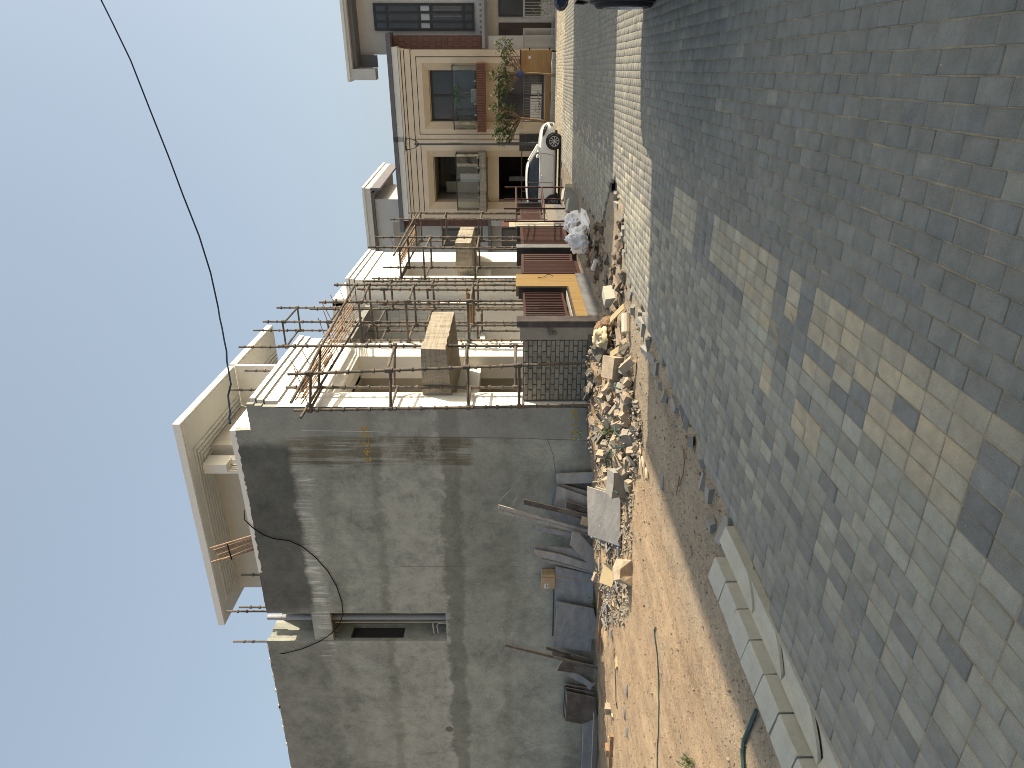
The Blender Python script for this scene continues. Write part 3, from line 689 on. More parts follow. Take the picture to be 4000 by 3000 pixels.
# trowel seam, cracks and spill marks on the wall
def wline(pts, r, mat, name):
    m = MB(); m.tube([(lambda p: (p.x, YW-.001, p.z))(PY(x, y, YW)) for x, y in pts], r, 5); return m.build(name, mat, HA)
wline([(1480, 1707), (1800, 1709), (2050, 1712), (2138, 1716), (2250, 1719), (2305, 1721)], .006, 'brick_dark', 'wall_seam')
wline([(2138, 1716), (2160, 1775), (2170, 1850)], .005, 'brick_dark', 'wall_crack')
wline([(2293, 1620), (2295, 1690), (2297, 1770)], .008, 'brick_dark', 'wall_crack')
wline([(1560, 2213), (1900, 2211), (2040, 2212)], .004, 'brick_dark', 'wall_seam')
wline([(1180, 1682), (1380, 1684), (1515, 1688)], .005, 'paper', 'lime_run')
wline([(1267, 1738), (1350, 1740)], .004, 'paper', 'lime_run')
for a, b in (((1950, 1955), (2000, 1908)), ((2000, 1965), (2020, 1940)), ((2003, 1975), (2015, 1950)), ((2027, 2890), (2100, 2918)), ((2050, 2878), (2110, 2905)), ((2025, 2946), (2095, 2918))): wline([a, b], .0035, 'paper', 'chalk_scratch')
hb = MB(); hc = PY(1755, 2848, YW); hb.lathe([(.0, 0), (.06, .004), (.10, 0)], (0, 0, 0), 9, Matrix.Translation((hc.x, YW-.001, hc.z)) @ Matrix.Rotation(R(90), 4, 'X')); hb.build('wall_hole', 'brick_dark', HA)
for s, x, y, sz in (('24:2:29', 1432, 1735, .17), ('15.1.29', 2243, 1660, .145)):
    p = PY(x, y, YW); text_mesh('painted_date', s, sz*1.5, 'yellow_paint', Matrix.Translation((p.x, YW-.003, p.z)) @ Matrix.Rotation(R(90), 4, 'X') @ Matrix.Diagonal((1.15, .8, 1, 1)), HA)
# front bay
UA0, UA1, UB0, UB1 = 12.452, 16.25, 21.60, 25.35
ST = (6.50, 6.80, 6.96)
def white_bay(root, u0, u1, pn, pf, slab, mirror):
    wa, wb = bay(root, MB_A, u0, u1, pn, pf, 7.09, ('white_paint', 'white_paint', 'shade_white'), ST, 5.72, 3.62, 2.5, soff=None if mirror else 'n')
    room(root, MB_A, wa-.02, wb+.02, -.582, -3.6, 3.6, 5.45, name='upper_room')
    room(root, MB_A, wa-.02, wb+.02, -.582, -4.2, -.05, 2.5, name='lower_room')
    s = MB(); s0, s1 = slab; poly = [(s0, 1.03, 3.10), (s0, 1.03, 3.60), (s0, -.379, 3.62), (s0, -.379, 2.98)]
    nn = 14; vs = []
    for i in range(nn+1):                             # board-marked edge, slightly irregular
        u = s0+(s1-s0)*i/nn
        for (q, n_, z_) in poly: vs.append(MB_A @ Vector((u, n_+random.uniform(-.012, .012), z_+random.uniform(-.012, .012))))
    fs = [(0, 1, 2, 3), tuple(nn*4+k for k in (3, 2, 1, 0))]+[(i*4+k, i*4+(k+1) % 4, i*4+4+(k+1) % 4, i*4+4+k) for i in range(nn) for k in range(4)]
    s.add(vs, fs); s.build('balcony_slab', 'raw_concrete', root)
    return wa, wb
white_bay(HA, UA0, UA1, .64, .52, (13.0, 15.32), False)
HB = empty('unfinished_house', (-9, 24, 0), 'smaller-looking white twin house with rough balcony, beyond the bare-walled one', 'house')
white_bay(HB, UB0, UB1, .52, .64, (22.35, 24.85), True)
def stair_side(root, us, u_in, sgn):
    """tile-faced pier, set-back stair wall, parapet, roof room and flat canopy; us = bay side, u_in = party line"""
    a, b = sorted((us, us+sgn*.30))
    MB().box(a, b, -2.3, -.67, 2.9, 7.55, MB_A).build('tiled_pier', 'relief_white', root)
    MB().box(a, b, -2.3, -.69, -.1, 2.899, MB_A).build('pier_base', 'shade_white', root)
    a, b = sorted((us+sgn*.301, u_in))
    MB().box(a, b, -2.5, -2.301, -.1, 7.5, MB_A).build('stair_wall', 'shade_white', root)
    wq = MB(); wq.box((a+b)/2-.7, (a+b)/2+.7, -2.3, -2.27, 3.2, 6.2, MB_A); wq.build('stair_window', 'window_dark', root)
    MB().box(min(us, u_in)-.0, max(us, u_in), -2.3, -1.7, 2.62, 2.82, MB_A).build('stair_ledge', 'shade_white', root)
stair_side(HA, UA1, 18.9, 1); stair_side(HB, UB0, 18.92, -1)
for root, u0, u1, c0, c1 in ((HA, 12.56, 18.9, 15.15, 18.84), (HB, 18.92, 25.3, 18.98, 22.45)):
    MB().box(-24, -6.9, u0, u1, 6.25, 6.45).build('roof_slab', 'asphalt_roof', root)
    pr = MB(); pa, pb = (u0-.01, UA1+.3) if root is HA else (UB0-.3, u1); pr.box(-6.94, -6.72, pa, pb, 7.10, 7.52); pr.box(-6.96, -6.70, pa, pb, 7.36, 7.42); pr.build('front_parapet', 'white_paint', root)
    cn = MB(); cn.box(-14.5, -8.0, c0, c1, 9.98, 10.16); cn.build('canopy', 'white_paint', root)
    gs = MB()
    for k in range(7): gs.box(-13.9, -8.9-.14*k, c0+.35+.14*k, c0+.40+.14*k, 9.925, 9.9655); gs.box(-8.95-.14*k, -8.90-.14*k, c0+.405+.14*k, c1-.1, 9.925, 9.9655)
    gs.build('canopy_soffit_ribs', 'soffit_grey', root); MB().box(-14.45, -8.06, c0+.05, c1-.02, 9.966, 9.9795).build('canopy_soffit', 'soffit_grey', root)
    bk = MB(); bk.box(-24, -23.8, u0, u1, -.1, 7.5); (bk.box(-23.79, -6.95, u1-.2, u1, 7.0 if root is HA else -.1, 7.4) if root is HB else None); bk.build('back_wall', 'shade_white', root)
    r0, r1 = (16.4, 18.84) if root is HA else (18.98, 21.4)
    MB().box(-14.2, -9.3, r0, r1, 6.45, 9.965).build('roof_room', 'pale_stucco', root)
fn = MB(); fn.box(-9.29, -8.001, 18.845, 18.975, 7.5, 9.96); fn.build('canopy_fin', 'white_paint', HA)
cm = MB(); p0 = PY(815, 1850, 15.7); p1 = PY(880, 1816, 15.7); cm.box(p0.x, p1.x, 15.7, 16.2, p1.z-.02, 9.92); cm.box(p0.x, p0.x+.05, 15.7, 16.2, 7.6, p1.z-.021); cm.box(p1.x-.12, p1.x, 15.95, 16.2, 7.0, p1.z-.021); cm.build('roof_duct', 'white_paint', HA)
pp = MB(); 
for k in range(3): x = p0.x+.10+.075*k; pp.tube([(x, 15.75, 6.5), (x, 15.75, p1.z-.06-.05*k), (x+.22, 15.75, p1.z-.06-.05*k)], .016, 8)
pp.build('roof_pipe', 'pvc_cream', HA)
# ================================================================ beige pair at the end of the street
def W(u, n, z=0): return MB_FAR @ Vector((u, n, z))
UJ = -3.06
HD = empty('beige_house', W(-1.2, -2), 'right-hand beige house with brown slatted balcony and potted palm, wood-clad boundary', 'house')
HC = empty('beige_house', W(-5, -2), 'left-hand beige house with raw concrete balcony edge, behind the parked white car', 'house')
STB = (6.21, 6.49, 6.63)
def far_box(name, mat, root, *a, bev=0): return MB().box(*a, M=MB_FAR, bev=bev).build(name, mat, root)
def beige(root, u0, u1, pn, pf, sgn):
    wa, wb = bay(root, MB_FAR, u0, u1, pn, pf, 6.745, ('beige_stone', 'beige_bevel', 'beige_stone'), STB, 5.74, 3.30, 2.38, inset=-.36)
    far_box('parapet_band', 'shade_white', root, u0-.12, u1+.12, -.72, .10, 6.76, 7.02)
    far_box('roof_coping', 'slate_soffit', root, u0-.12-(.0 if sgn > 0 else .55), u1+.12+(.55 if sgn > 0 else 0), -.9, .16, 7.03, 7.22)
    return wa, wb
wa, wb = beige(HD, UJ+.006, .66, .44, .52, 1); DA, DB = wa, wb
wa, wb = beige(HC, -6.72, UJ-.006, .44, .50, -1); CA, CB = wa, wb
def groove(root, *bx):
    m = MB()
    for b in bx: m.box(*b, M=MB_FAR)
    m.build('shadow_groove', 'black_line', root)
groove(HD, (.375, .405, .001, .006, 0, 6.0), (-2.855, -2.825, .001, .006, 0, 6.0), (-2.8249, .3749, .001, .006, 5.97, 6.0))
groove(HC, (-3.30, -3.27, .001, .006, 0, 6.0), (-6.55, -6.52, .001, .006, 0, 6.0), (-6.5199, -3.3001, .001, .006, 5.97, 6.0))
groove(HD, (UJ-.012, UJ+.012, .0075, .012, 0, 6.2))
# D: glazed door-window, slatted balcony band, glass rail, palm
def window(root, u0, u1, n, z0, z1, mull=(), trans=(), fw=.09, glass='window_dark', frame='dark_frame', name='window'):
    m = MB(); us = [u0]+list(mull)+[u1]; zs = [z0]+list(trans)+[z1]
    for i, u in enumerate(us):
        a = u if i == 0 else (u-fw if i == len(us)-1 else u-fw/2); m.box(a, a+fw, n-.05, n+.03, z0, z1, MB_FAR)
    for i, z in enumerate(zs):
        a = z if i == 0 else (z-fw if i == len(zs)-1 else z-fw/2)
        for k in range(len(us)-1):
            l = us[k]+(fw if k == 0 else fw/2)+.0003; r = us[k+1]-(fw if k == len(us)-2 else fw/2)-.0003; m.box(l, r, n-.05, n+.03, a, a+fw, MB_FAR)
    f = m.build(name, frame, root)
    far_box('pane', glass, f, u0+.01, u1-.01, n-.045, n-.015, z0+.01, z1-.01)
    return f
window(HD, DA-.015, DB+.015, -.46, 3.301, 5.44, (-1.23,))
room(HD, MB_FAR, DA-.02, DB+.02, -.57, -3.2, 3.2, 5.46, 'dark_inner', 'upper_room')
window(HD, -2.25, -.25, -.46, .3, 2.379, (-1.25,)); far_box('lower_wall', 'beige_stone', HD, DA-.02, -2.251, -.55, -.36, -.1, 2.379); far_box('lower_wall', 'beige_stone', HD, -.249, DB+.02, -.55, -.36, -.1, 2.379); far_box('lower_wall', 'beige_stone', HD, -2.2505, -.2495, -.55, -.36, -.1, .299)
room(HC, MB_FAR, CA-.02, CB+.02, -.57, -3.4, 3.2, 5.46, 'inner_wall', 'upper_room')
room(HC, MB_FAR, CA-.02, CB+.02, -.57, -4.4, -.1, 2.38, 'dark_inner', 'lower_room')
far_box('inner_partition', 'dark_inner', HC, -5.05, -3.8, -2.2, -2.1, 3.21, 5.2); far_box('inner_doorway', 'shade_white', HC, -5.35, -4.95, -1.7, -1.66, 3.21, 4.32); far_box('inner_partition', 'inner_wall', HC, -5.9, -5.36, -1.9, -1.8, 3.21, 5.05)
far_box('inner_picture', 'paper', HC, -5.62, -5.40, -3.2, -3.17, .8, 1.9)
b = MB()
b.box(DA-.35, DB+.33, -.359, .62, 2.93, 3.29, MB_FAR); b.build('balcony', 'brown_slats', HD)
b = MB(); k = 0; u = DA-.35
while u < DB+.31: b.box(u, u+.035, .621, .66, 2.905, 3.33, MB_FAR); u += .068
b.build('balcony_slats', 'brown_slats', HD)
b = MB(); nn = 18; vs = []; poly = [(.62, 2.96), (.62, 3.26), (-.359, 3.28), (-.359, 2.90)]
for i in range(nn+1):
    u = CA-.33+(CB-CA+.62)*i/nn
    for (n_, z_) in poly: vs.append(W(u, n_+random.uniform(-.02, .02), z_+random.uniform(-.02, .02)))
b.add(vs, [(0, 1, 2, 3), tuple(nn*4+k for k in (3, 2, 1, 0))]+[(i*4+k, i*4+(k+1) % 4, i*4+4+(k+1) % 4, i*4+4+k) for i in range(nn) for k in range(4)])
b.build('balcony_slab', 'raw_concrete', HC)
def rail(root, u0, u1, z0, z1, n):
    m = MB(); m.box(u0, u1, n-.006, n+.006, z0, z1, MB_FAR); m.box(u0, u0+.012, -.35, n-.0065, z0, z1, MB_FAR); m.box(u1-.012, u1, -.35, n-.0065, z0, z1, MB_FAR); m.build('glass_balustrade', 'clear_glass', root)
    h = MB(); h.box(u0-.02, u1+.02, n-.025, n+.025, z1+.001, z1+.05, MB_FAR); h.box(u0-.02, u0+.03, -.35, n-.0255, z1+.001, z1+.05, MB_FAR); h.box(u1-.03, u1+.02, -.35, n-.0255, z1+.001, z1+.05, MB_FAR); h.build('handrail', 'dark_frame', root)
    s = MB()
    for k in range(6): u = u0+.15+(u1-u0-.3)*k/5; s.box(u-.03, u+.03, n-.03, n+.03, z0-.04, z0+.06, MB_FAR)
    s.build('glass_spigot', 'grey_steel', root)
rail(HD, DA-.25, DB+.22, 3.37, 4.34, .50); rail(HC, CA-.25, CB+.22, 3.32, 4.31, .50)
# brown tiled strips, stair towers, canopies
for root, s0, s1, t0, t1 in ((HD, .665, 1.20, .42, 5.2), (HC, -7.25, -6.725, -11.2, -6.1)):
    far_box('tiled_strip', 'relief_brown', root, s0, s1, -1.2, -.45, 2.93, 7.02)
    far_box('strip_base', 'grey_stucco', root, s0, s1, -1.2, -.46, -.1, 2.929)
    far_box('stair_tower', 'grey_stucco', root, t0, t1, -4.6, -1.201, -.1, 8.618)
far_box('roof_slab', 'asphalt_roof', HD, UJ+.01, .64, -8, -.73, 5.95, 6.1); far_box('roof_slab', 'asphalt_roof', HC, -6.7, UJ-.01, -8, -.73, 5.95, 6.1)
# right canopy with its drop panel
cz0, cz1 = 8.93, 9.30
far_box('canopy', 'grey_stucco', HD, -.55, 6, -4.9, .05, 8.80, 8.93); far_box('canopy_edge', 'shade_white', HD, -.62, 6.05, -4.95, .12, 8.9305, 9.05)
far_box('canopy_soffit', 'slate_soffit', HD, -.08, 6, -4.6, -.22, 8.62, 8.799); far_box('canopy_fin', 'grey_stucco', HD, -.55, -.10, -.6, .05, 7.80, 8.799); far_box('fin_lining', 'slate_soffit', HD, -.0995, .40, -1.1, -.9, 7.85, 8.619)
ca = Bu(734, -1.0); far_box('canopy', 'pale_stucco', HC, -12, ca, -7.2, -.9, 8.72, 9.0); far_box('canopy_edge', 'shade_white', HC, -12.05, ca+.06, -7.25, -.84, 9.0005, 9.12); far_box('canopy_soffit', 'slate_soffit', HC, -12, ca-.25, -7.1, -1.0, 8.60, 8.719)
far_box('canopy_drop', 'slate_soffit', HC, ca-.12, ca, -7.1, -.95, 8.25, 8.719)
far_box('tower_patch', 'inner_wall', HC, Bu(985, -1.2), Bu(868, -1.2), -1.2, -1.19, Bz(1640, 900, -1.2), Bz(1537, 900, -1.2))
far_box('tower_vent', 'window_dark', HC, -6.099, -6.085, -2.4, -1.9, 6.9, 7.5)
# tower openings, right house
wz = [Bz(x, 70, -1.2) for x in (1853, 1812, 1684, 1639, 1513, 1461)]; wu0, wu1 = Bu(120, -1.2), Bu(12, -1.2)
window(HD, wu0, wu1, -1.14, wz[0], wz[5], (wu0+(wu1-wu0)/3, wu0+(wu1-wu0)*2/3), wz[1:5], .10)
far_box('window_slab_band', 'window_pale', HD, wu0+.1, wu1-.1, -1.172, -1.1545, wz[2]+.06, wz[3]-.06)
cu = MB()
for k in range(9): u = wu0+.55+k*.055; cu.box(u, u+.03, -1.1535, -1.150, wz[1]+.1, wz[2]-.1, MB_FAR)
cu.build('curtain_folds', 'curtain', HD)
lz0, lz1 = Bz(1900, 60, -.6), Bz(1882, 60, -.6)
far_box('ledge', 'grey_steel', HD, .70, 5.2, -1.199, -.4, lz0, lz1)
bl = MB(); u = .85
while u < 5: bl.box(u, u+.10, -.62, -.45, lz1+.001, lz1+.09, MB_FAR); u += .215
bl.build('ledge_brackets', 'slate_soffit', HD)
far_box('ledge_fascia', 'slate_soffit', HD, .70, 5.2, -.399, -.36, lz0-.05, lz0+.08)
dz = Bz(1948, 140, -1.2); far_box('entrance_door', 'door_wood', HD, Bu(188, -1.2), Bu(88, -1.2), -1.2, -1.16, .0, dz)
window(HD, Bu(65, -1.2), 4.2, -1.15, .5, Bz(1947, 30, -1.2), ((Bu(65, -1.2)+4.2)/2,), (), .08)
# left tower openings
window(HC, Bu(965, -1.2), Bu(893, -1.2), -1.15, Bz(1875, 930, -1.2), Bz(1728, 930, -1.2), (), (), .08); window(HC, Bu(965, -1.2), Bu(890, -1.2), -1.15, .1, Bz(1960, 920, -1.2), (), (), .08)
far_box('ledge', 'slate_soffit', HC, -9.5, -6.75, -1.199, -.4, 2.80, 2.95)
# palm on the balcony
pc = W(*[Bu(374, .25), .25]) + Vector((0, 0, 3.291))
PT_ = empty('potted_palm', pc, 'small green palm in a pale planter on the slatted balcony', 'plant')
m = MB(); m.box(-.28, .28, -.13, .13, 0, .30, Matrix.Translation(pc) @ MB_FAR.to_3x3().to_4x4(), bev=.03); m.build('planter', 'pot_grey', PT_)
m = MB(); st = MB()
for k in range(7):
    a = random.uniform(-.12, .12); h = random.uniform(.35, .75); p0 = pc+Vector((a, 0, .28)); p1 = p0+Vector((a*.6, random.uniform(-.05, .05), h)); st.tube([p0, p1], .014, 6)
    for q in range(9):
        an = random.uniform(0, 6.28); L = random.uniform(.22, .38); d = Vector((math.cos(an), math.sin(an), 0)); s_ = d.cross(Vector((0, 0, 1)))*.018
        a0 = p1; a1 = p1+d*L*.5+Vector((0, 0, .13)); a2 = p1+d*L+Vector((0, 0, .02)); m.add([a0-s_*.6, a0+s_*.6, a1+s_*1.6, a2, a1-s_*1.6], [(0, 1, 2, 3, 4)])
st.build('stem', 'bark', PT_); m.build('fronds', 'palm_green', PT_)
# ================================================================ boundary of the beige pair
NF = 2.2
def Zf(x, n=NF): return Bz(x, 300, n)
def far_wall(name, label, cat, u, n=NF): return empty(name, W(u, n), label, cat)
pu0, pu1 = Bu(290, NF), Bu(196, NF)
wl = far_wall('boundary_wall', 'low wood-clad boundary wall with square pier and black plinth before the right beige house', 'wall', -1)
far_box('wood_pier', 'wood_cladding_far', wl, pu0, pu1, NF-.35, NF, Zf(2153), Zf(2035)); far_box('pier_cap', 'black_granite', wl, pu0-.02, pu1+.02, NF-.37, NF+.02, Zf(2035)+.001, Zf(2031))
far_box('wood_band', 'wood_cladding_far', wl, Bu(520, NF), pu0-.001, NF-.2, NF-.01, Zf(2153), Zf(2131)); far_box('plinth', 'black_granite', wl, Bu(524, NF), pu1, NF-.35, NF-.02, -.4, Zf(2153)-.001)
gk = MB(); ra, rb = Bu(476, NF-.1), pu0-.02
zt0, zt1 = Zf(2128), Zf(2045)
gk.box(ra, rb, NF-.12, NF-.09, zt1-.035, zt1, MB_FAR); gk.box(ra, rb, NF-.12, NF-.09, zt0, zt0+.04, MB_FAR); gk.box((ra+rb)/2-.02, (ra+rb)/2+.02, NF-.12, NF-.09, zt0+.0401, zt1-.0351, MB_FAR); gk.box(ra, ra+.03, NF-.12, NF-.09, zt0+.0401, zt1-.0351, MB_FAR)
for k in range(17): u = ra+(rb-ra)*(k+.7)/17.6; gk.box(u-.007, u+.007, NF-.112, NF-.098, zt0+.0402, zt1-.0352, MB_FAR)
gk.build('railing', 'slate_soffit', wl)
far_box('number_plate', 'white_tile', wl, Bu(229, NF), Bu(218, NF), NF+.001, NF+.012, Zf(2073), Zf(2063))
bn = far_wall('banner', 'pale printed banner hung behind the railing of the wood-clad wall', 'banner', -1.2, NF-.5)
be = MB(); u0, u1 = Bu(466, NF-.45), Bu(331, NF-.45); um = Bu(372, NF-.45)
be.box(u0, um-.04, NF-.47, NF-.455, Zf(2117, NF-.45), Zf(2073, NF-.45), MB_FAR).box(um+.03, u1, NF-.47, NF-.455, Zf(2117, NF-.45), Zf(2076, NF-.45), MB_FAR); be.build('sheet', 'paper', bn)
text_mesh('printed_word', 'HOMY', .16, 'ink', Matrix.Translation(W(Bu(408, NF-.45), NF-.452, Zf(2110, NF-.45))) @ MB_FAR.to_3x3().to_4x4() @ Matrix(((1, 0, 0, 0), (0, 0, 1, 0), (0, 1, 0, 0), (0, 0, 0, 1))), bn)
ps = MB()
for k in range(9): u = u0+.1+random.random()*(u1-u0-.4); z = Zf(2112, NF-.45)+random.random()*.18; ps.box(u, u+random.uniform(.04, .14), NF-.4545, NF-.452, z, z+random.uniform(.03, .1), MB_FAR)
ps.build('printed_patches', 'window_pale', bn)
rb_ = far_wall('flower_box', 'orange framed box with white panel on top of the wood-clad pier', 'box', Bu(243, NF), NF-.2)
a, b_ = Bu(253, NF), Bu(231, NF); z0, z1 = Zf(2031)+.002, Zf(2007)
m = MB(); m.box(a, b_, NF-.3, NF-.27, z0, z0+.03, MB_FAR).box(a, a+.03, NF-.3, NF-.27, z0+.031, z1, MB_FAR).box(b_-.03, b_, NF-.3, NF-.27, z0+.031, z1, MB_FAR).box(a+.031, b_-.031, NF-.3, NF-.27, z1-.03, z1, MB_FAR); m.build('frame', 'orange_paint', rb_); far_box('panel', 'white_tile', rb_, a+.03, b_-.03, NF-.31, NF-.3005, z0+.03, z1-.03)
tp = far_wall('tiled_pier', 'black tiled pier between the two beige houses behind the white car', 'pier', Bu(560, NF))
far_box('shaft', 'black_granite', tp, Bu(591, NF), Bu(525, NF), NF-.4, NF-.021, -.3, Zf(2030)); 
gq = MB(); 
for k in range(3): gq.box(Bu(590, NF), Bu(526, NF), NF-.0209, NF-.019, .35+k*.4, .358+k*.4, MB_FAR)
gq.build('tile_joint', 'grey_granite', tp)
wl2 = far_wall('boundary_wall', 'plain low wall and dark rail hidden behind the parked white car', 'wall', -5)
far_box('wall_body', 'beige_stone', wl2, -7.4, Bu(592, NF), NF-.3, NF-.03, -.4, .25); far_box('rail', 'red_frame_steel', wl2, -7.4, Bu(592, NF), NF-.15, NF-.11, Zf(2042), Zf(2038)); far_box('rail_post', 'red_frame_steel', wl2, -5, -4.96, NF-.15, NF-.11, .25, Zf(2042)-.001)
wl3 = far_wall('striped_panel', 'narrow beige panel with dark vertical gaps beside the black tiled pier', 'fence', Bu(500, NF))
m = MB(); 
for k in range(4): u = Bu(524, NF)+.01+k*.135; m.box(u, u+.12, NF-.12, NF-.1, .1, Zf(2046), MB_FAR)
m.build('boards', 'beige_stone', wl3)
def slat_gate(name, label, M, u0, u1, n, z0, z1, mat, fw, ns, sw_, hinge=None, group=None, horiz=False, matf=None):
    o = empty(name, M @ Vector(((u0+u1)/2, n, 0)), label, 'gate', group)
    f = MB(); f.box(u0, u0+fw, n-.025, n+.025, z0, z1, M).box(u1-fw, u1, n-.025, n+.025, z0, z1, M).box(u0+fw+.0004, u1-fw-.0004, n-.025, n+.025, z0, z0+fw, M).box(u0+fw+.0004, u1-fw-.0004, n-.025, n+.025, z1-fw, z1, M); f.build('frame', matf or mat, o)
    s = MB()
    for k in range(ns): c = u0+fw+(u1-u0-2*fw)*(k+.5)/ns; s.box(c-sw_/2, c+sw_/2, n-.012, n+.012, z0+fw, z1-fw, M)
    s.build('slats', mat, o)
    if hinge is not None:
        h = MB()
        for z in (z0+.2*(z1-z0), z0+.8*(z1-z0)): h.box(hinge-.05, hinge+.05, n+.0255, n+.05, z-.03, z+.03, M)
        h.build('hinge', 'black_line', o)
    return o
slat_gate('slatted_gate', 'pale grey slatted gate closed beside the wood-clad pier', MB_FAR, Bu(190, NF), Bu(110, NF), NF-.1, Zf(2170), Zf(2042), 'grey_steel', .07, 15, .026, hinge=Bu(192, NF))
slat_gate('slatted_gate', 'grey slatted gate at the frame edge with green plants behind its bars', MB_FAR, Bu(68, NF), Bu(68, NF)+1.7, NF-.1, Zf(2163), Zf(2042), 'grey_steel', .06, 15, .02)
gp = empty('garden_plant', W(Bu(20, NF-.5), NF-.6, 0), 'leafy plant behind the far slatted gate at the frame edge', 'plant')
m = MB()
for k in range(120):
    p = W(Bu(25, NF)+random.uniform(-.35, .6), NF-.5+random.uniform(-.2, .2), random.uniform(.1, .85)); d = Vector((random.uniform(-1, 1), random.uniform(-1, 1), random.uniform(0, 1))).normalized()*.14; s_ = d.cross(Vector((random.random(), random.random(), 1))).normalized()*.02
    m.add([p, p+d*.5+s_, p+d, p+d*.5-s_], [(0, 1, 2, 3)])
m.build('leaves', 'leaf_green', gp); st = MB(); st.tube([W(Bu(25, NF)+.1, NF-.5, -.1), W(Bu(25, NF)+.15, NF-.5, .7)], .012, 6); st.build('stem', 'bark', gp)
# kerb in front of the boundary
far_step = MB(); far_step.box(Bu(200, NF+.5), 6, NF-.1, NF+.9, -.2, -.0095, MB_FAR)
tag(far_step.build('entrance_apron', 'block_grey'), kind='structure')
km = MB(); km.prism([(0, 0, -.2), (0, 0, .12), (0, -.15, .15), (0, -.17, -.2)], (.29, 0, 0)); kf = None
u = Bu(205, NF+.55); cnt = 0
while u > -7.2:
    if kf is None: kf = km.build('kerb_stone', 'kerb_concrete', origin=(0, 0, 0)); o = kf
    else: o = copy_thing(kf, (0, 0, 0))
    o.matrix_world = Matrix.Translation(W(u-.29, NF+.55, -.01)) @ MB_FAR.to_3x3().to_4x4()
    o.location.z = random.uniform(-.02, 0); tag(o, 'pale kerb stone in the row before the beige houses', 'kerb stone', 'far kerb stones'); u -= .3; cnt += 1
# ---------------------------------------------------------------- street lamp
lp = W(Bu(562, 3.1), 3.1); LH = Bz(1636, 562, 3.1)
L_ = empty('street_lamp', lp, 'tall grey post-top street lamp behind the white car', 'street lamp')
m = MB(); m.tube([lp+Vector((0, 0, -.2)), lp+Vector((0, 0, 1.0))], .085, 14); m.tube([lp+Vector((0, 0, 1.0)), lp+Vector((0, 0, LH))], .065, 14, r1=.05); m.build('pole', 'lamp_grey', L_, smooth=False)
m = MB(); m.lathe([(.06, 0), (.075, .02), (.075, .14), (.05, .16), (.03, .19)], lp+Vector((0, 0, LH)), 14); m.build('post_head', 'lamp_grey', L_)
dz_ = Bz(1587, 562, 3.1)-LH
for s in (-1, 1):
    m = MB(); m.tube([lp+BU*(s*a)+Vector((0, 0, LH+z)) for a, z in ((.05, .02), (.12, .12), (.20, dz_*.55), (.23, dz_*.85), (.235, dz_))], .020, 8); m.build('arm', 'lamp_grey', L_)
m = MB(); m.lathe([(.02, -.02), (.27, 0), (.30, .015), (.28, .035), (.05, .05)], lp+Vector((0, 0, LH+dz_)), 24); m.build('lamp_disc', 'lamp_grey', L_)
m = MB(); m.lathe([(.0, -.03), (.12, -.028), (.13, -.02)], lp+Vector((0, 0, LH+dz_)), 16); m.build('lens', 'lamp_lens', L_)
# ---------------------------------------------------------------- frangipani trees
def plumeria(name, label, base, fork, tips, r0):
    o = empty(name, base, label, 'tree'); tr = MB(); lf = MB(); fl = MB()
    tr.tube([base-Vector((0, 0, .1)), base.lerp(fork, .5)+Vector((.02, 0, 0)), fork], r0, 8, r1=r0*.75)
    for (tip, nl, flo) in tips:
        mid = fork.lerp(tip, .5)+Vector((random.uniform(-.12, .12), random.uniform(-.2, .2), -.06)); tr.tube([fork, fork.lerp(mid, .5), mid, mid.lerp(tip, .6)+Vector((0, 0, .02)), tip], r0*.42, 6, r1=.012)
        ends = [tip]
        for q in range(3):
            e = mid.lerp(tip, random.uniform(.3, .9))+Vector((random.uniform(-.28, .28), random.uniform(-.35, .35), random.uniform(.02, .28))); tr.tube([mid.lerp(tip, .2), e], .014, 5, r1=.009); ends.append(e)
        for e in ends:
            for k in range(nl):
                an = random.uniform(0, 6.283); el = random.uniform(-.35, .9); L = random.uniform(.13, .25)
                d = Vector((math.cos(an)*math.cos(el), math.sin(an)*math.cos(el), math.sin(el))); s_ = d.cross(Vector((random.uniform(-.4, .4), random.uniform(-.4, .4), 1))).normalized()*random.uniform(.022, .036)
                b0 = e-Vector((0, 0, random.uniform(0, .10))); dr = Vector((0, 0, -.05*L/.2)); lf.add([b0, b0+d*L*.35+s_*.8, b0+d*L*.7+s_+dr*.3, b0+d*L+dr, b0+d*L*.7-s_+dr*.3, b0+d*L*.35-s_*.8], [(0, 1, 2, 3, 4, 5)])
        if flo:
            for k in range(6):
                c = tip+Vector((random.uniform(-.05, .05), random.uniform(-.05, .05), random.uniform(.03, .12)))
                for q in range(5):
                    a = q*1.2566+random.random()*.3; d = Vector((math.cos(a), math.sin(a), .5)).normalized()*.05; s_ = d.cross(Vector((0, 0, 1))).normalized()*.02; fl.add([c, c+d*.6+s_, c+d, c+d*.6-s_], [(0, 1, 2, 3)])
    tr.build('trunk', 'bark', o); lf.build('crown', 'leaf_green', o); 
    if fl.v: fl.build('blossoms', 'flower_white', o)
    return o
def wf(x, y, n): u, z = B(x, y, n); return W(u, n, z)
T1 = [((1925, 285, 2.9), 8, 1), ((1945, 165, 3.0), 8, 1), ((1972, 158, 3.1), 8, 1), ((1990, 165, 2.8), 6, 0), ((1968, 200, 3.0), 11, 0), ((1960, 222, 2.7), 8, 0), ((1985, 240, 2.7), 8, 0), ((1960, 252, 3.0), 8, 0), ((1958, 280, 2.9), 9, 0), ((1966, 296, 3.2), 9, 0), ((1955, 322, 3.0), 10, 1), ((1945, 335, 2.8), 11, 0), ((1940, 350, 3.0), 11, 0), ((1958, 362, 3.2), 11, 0), ((1975, 372, 2.8), 8, 0), ((2015, 280, 2.8), 7, 0), ((1928, 372, 2.9), 6, 1)]
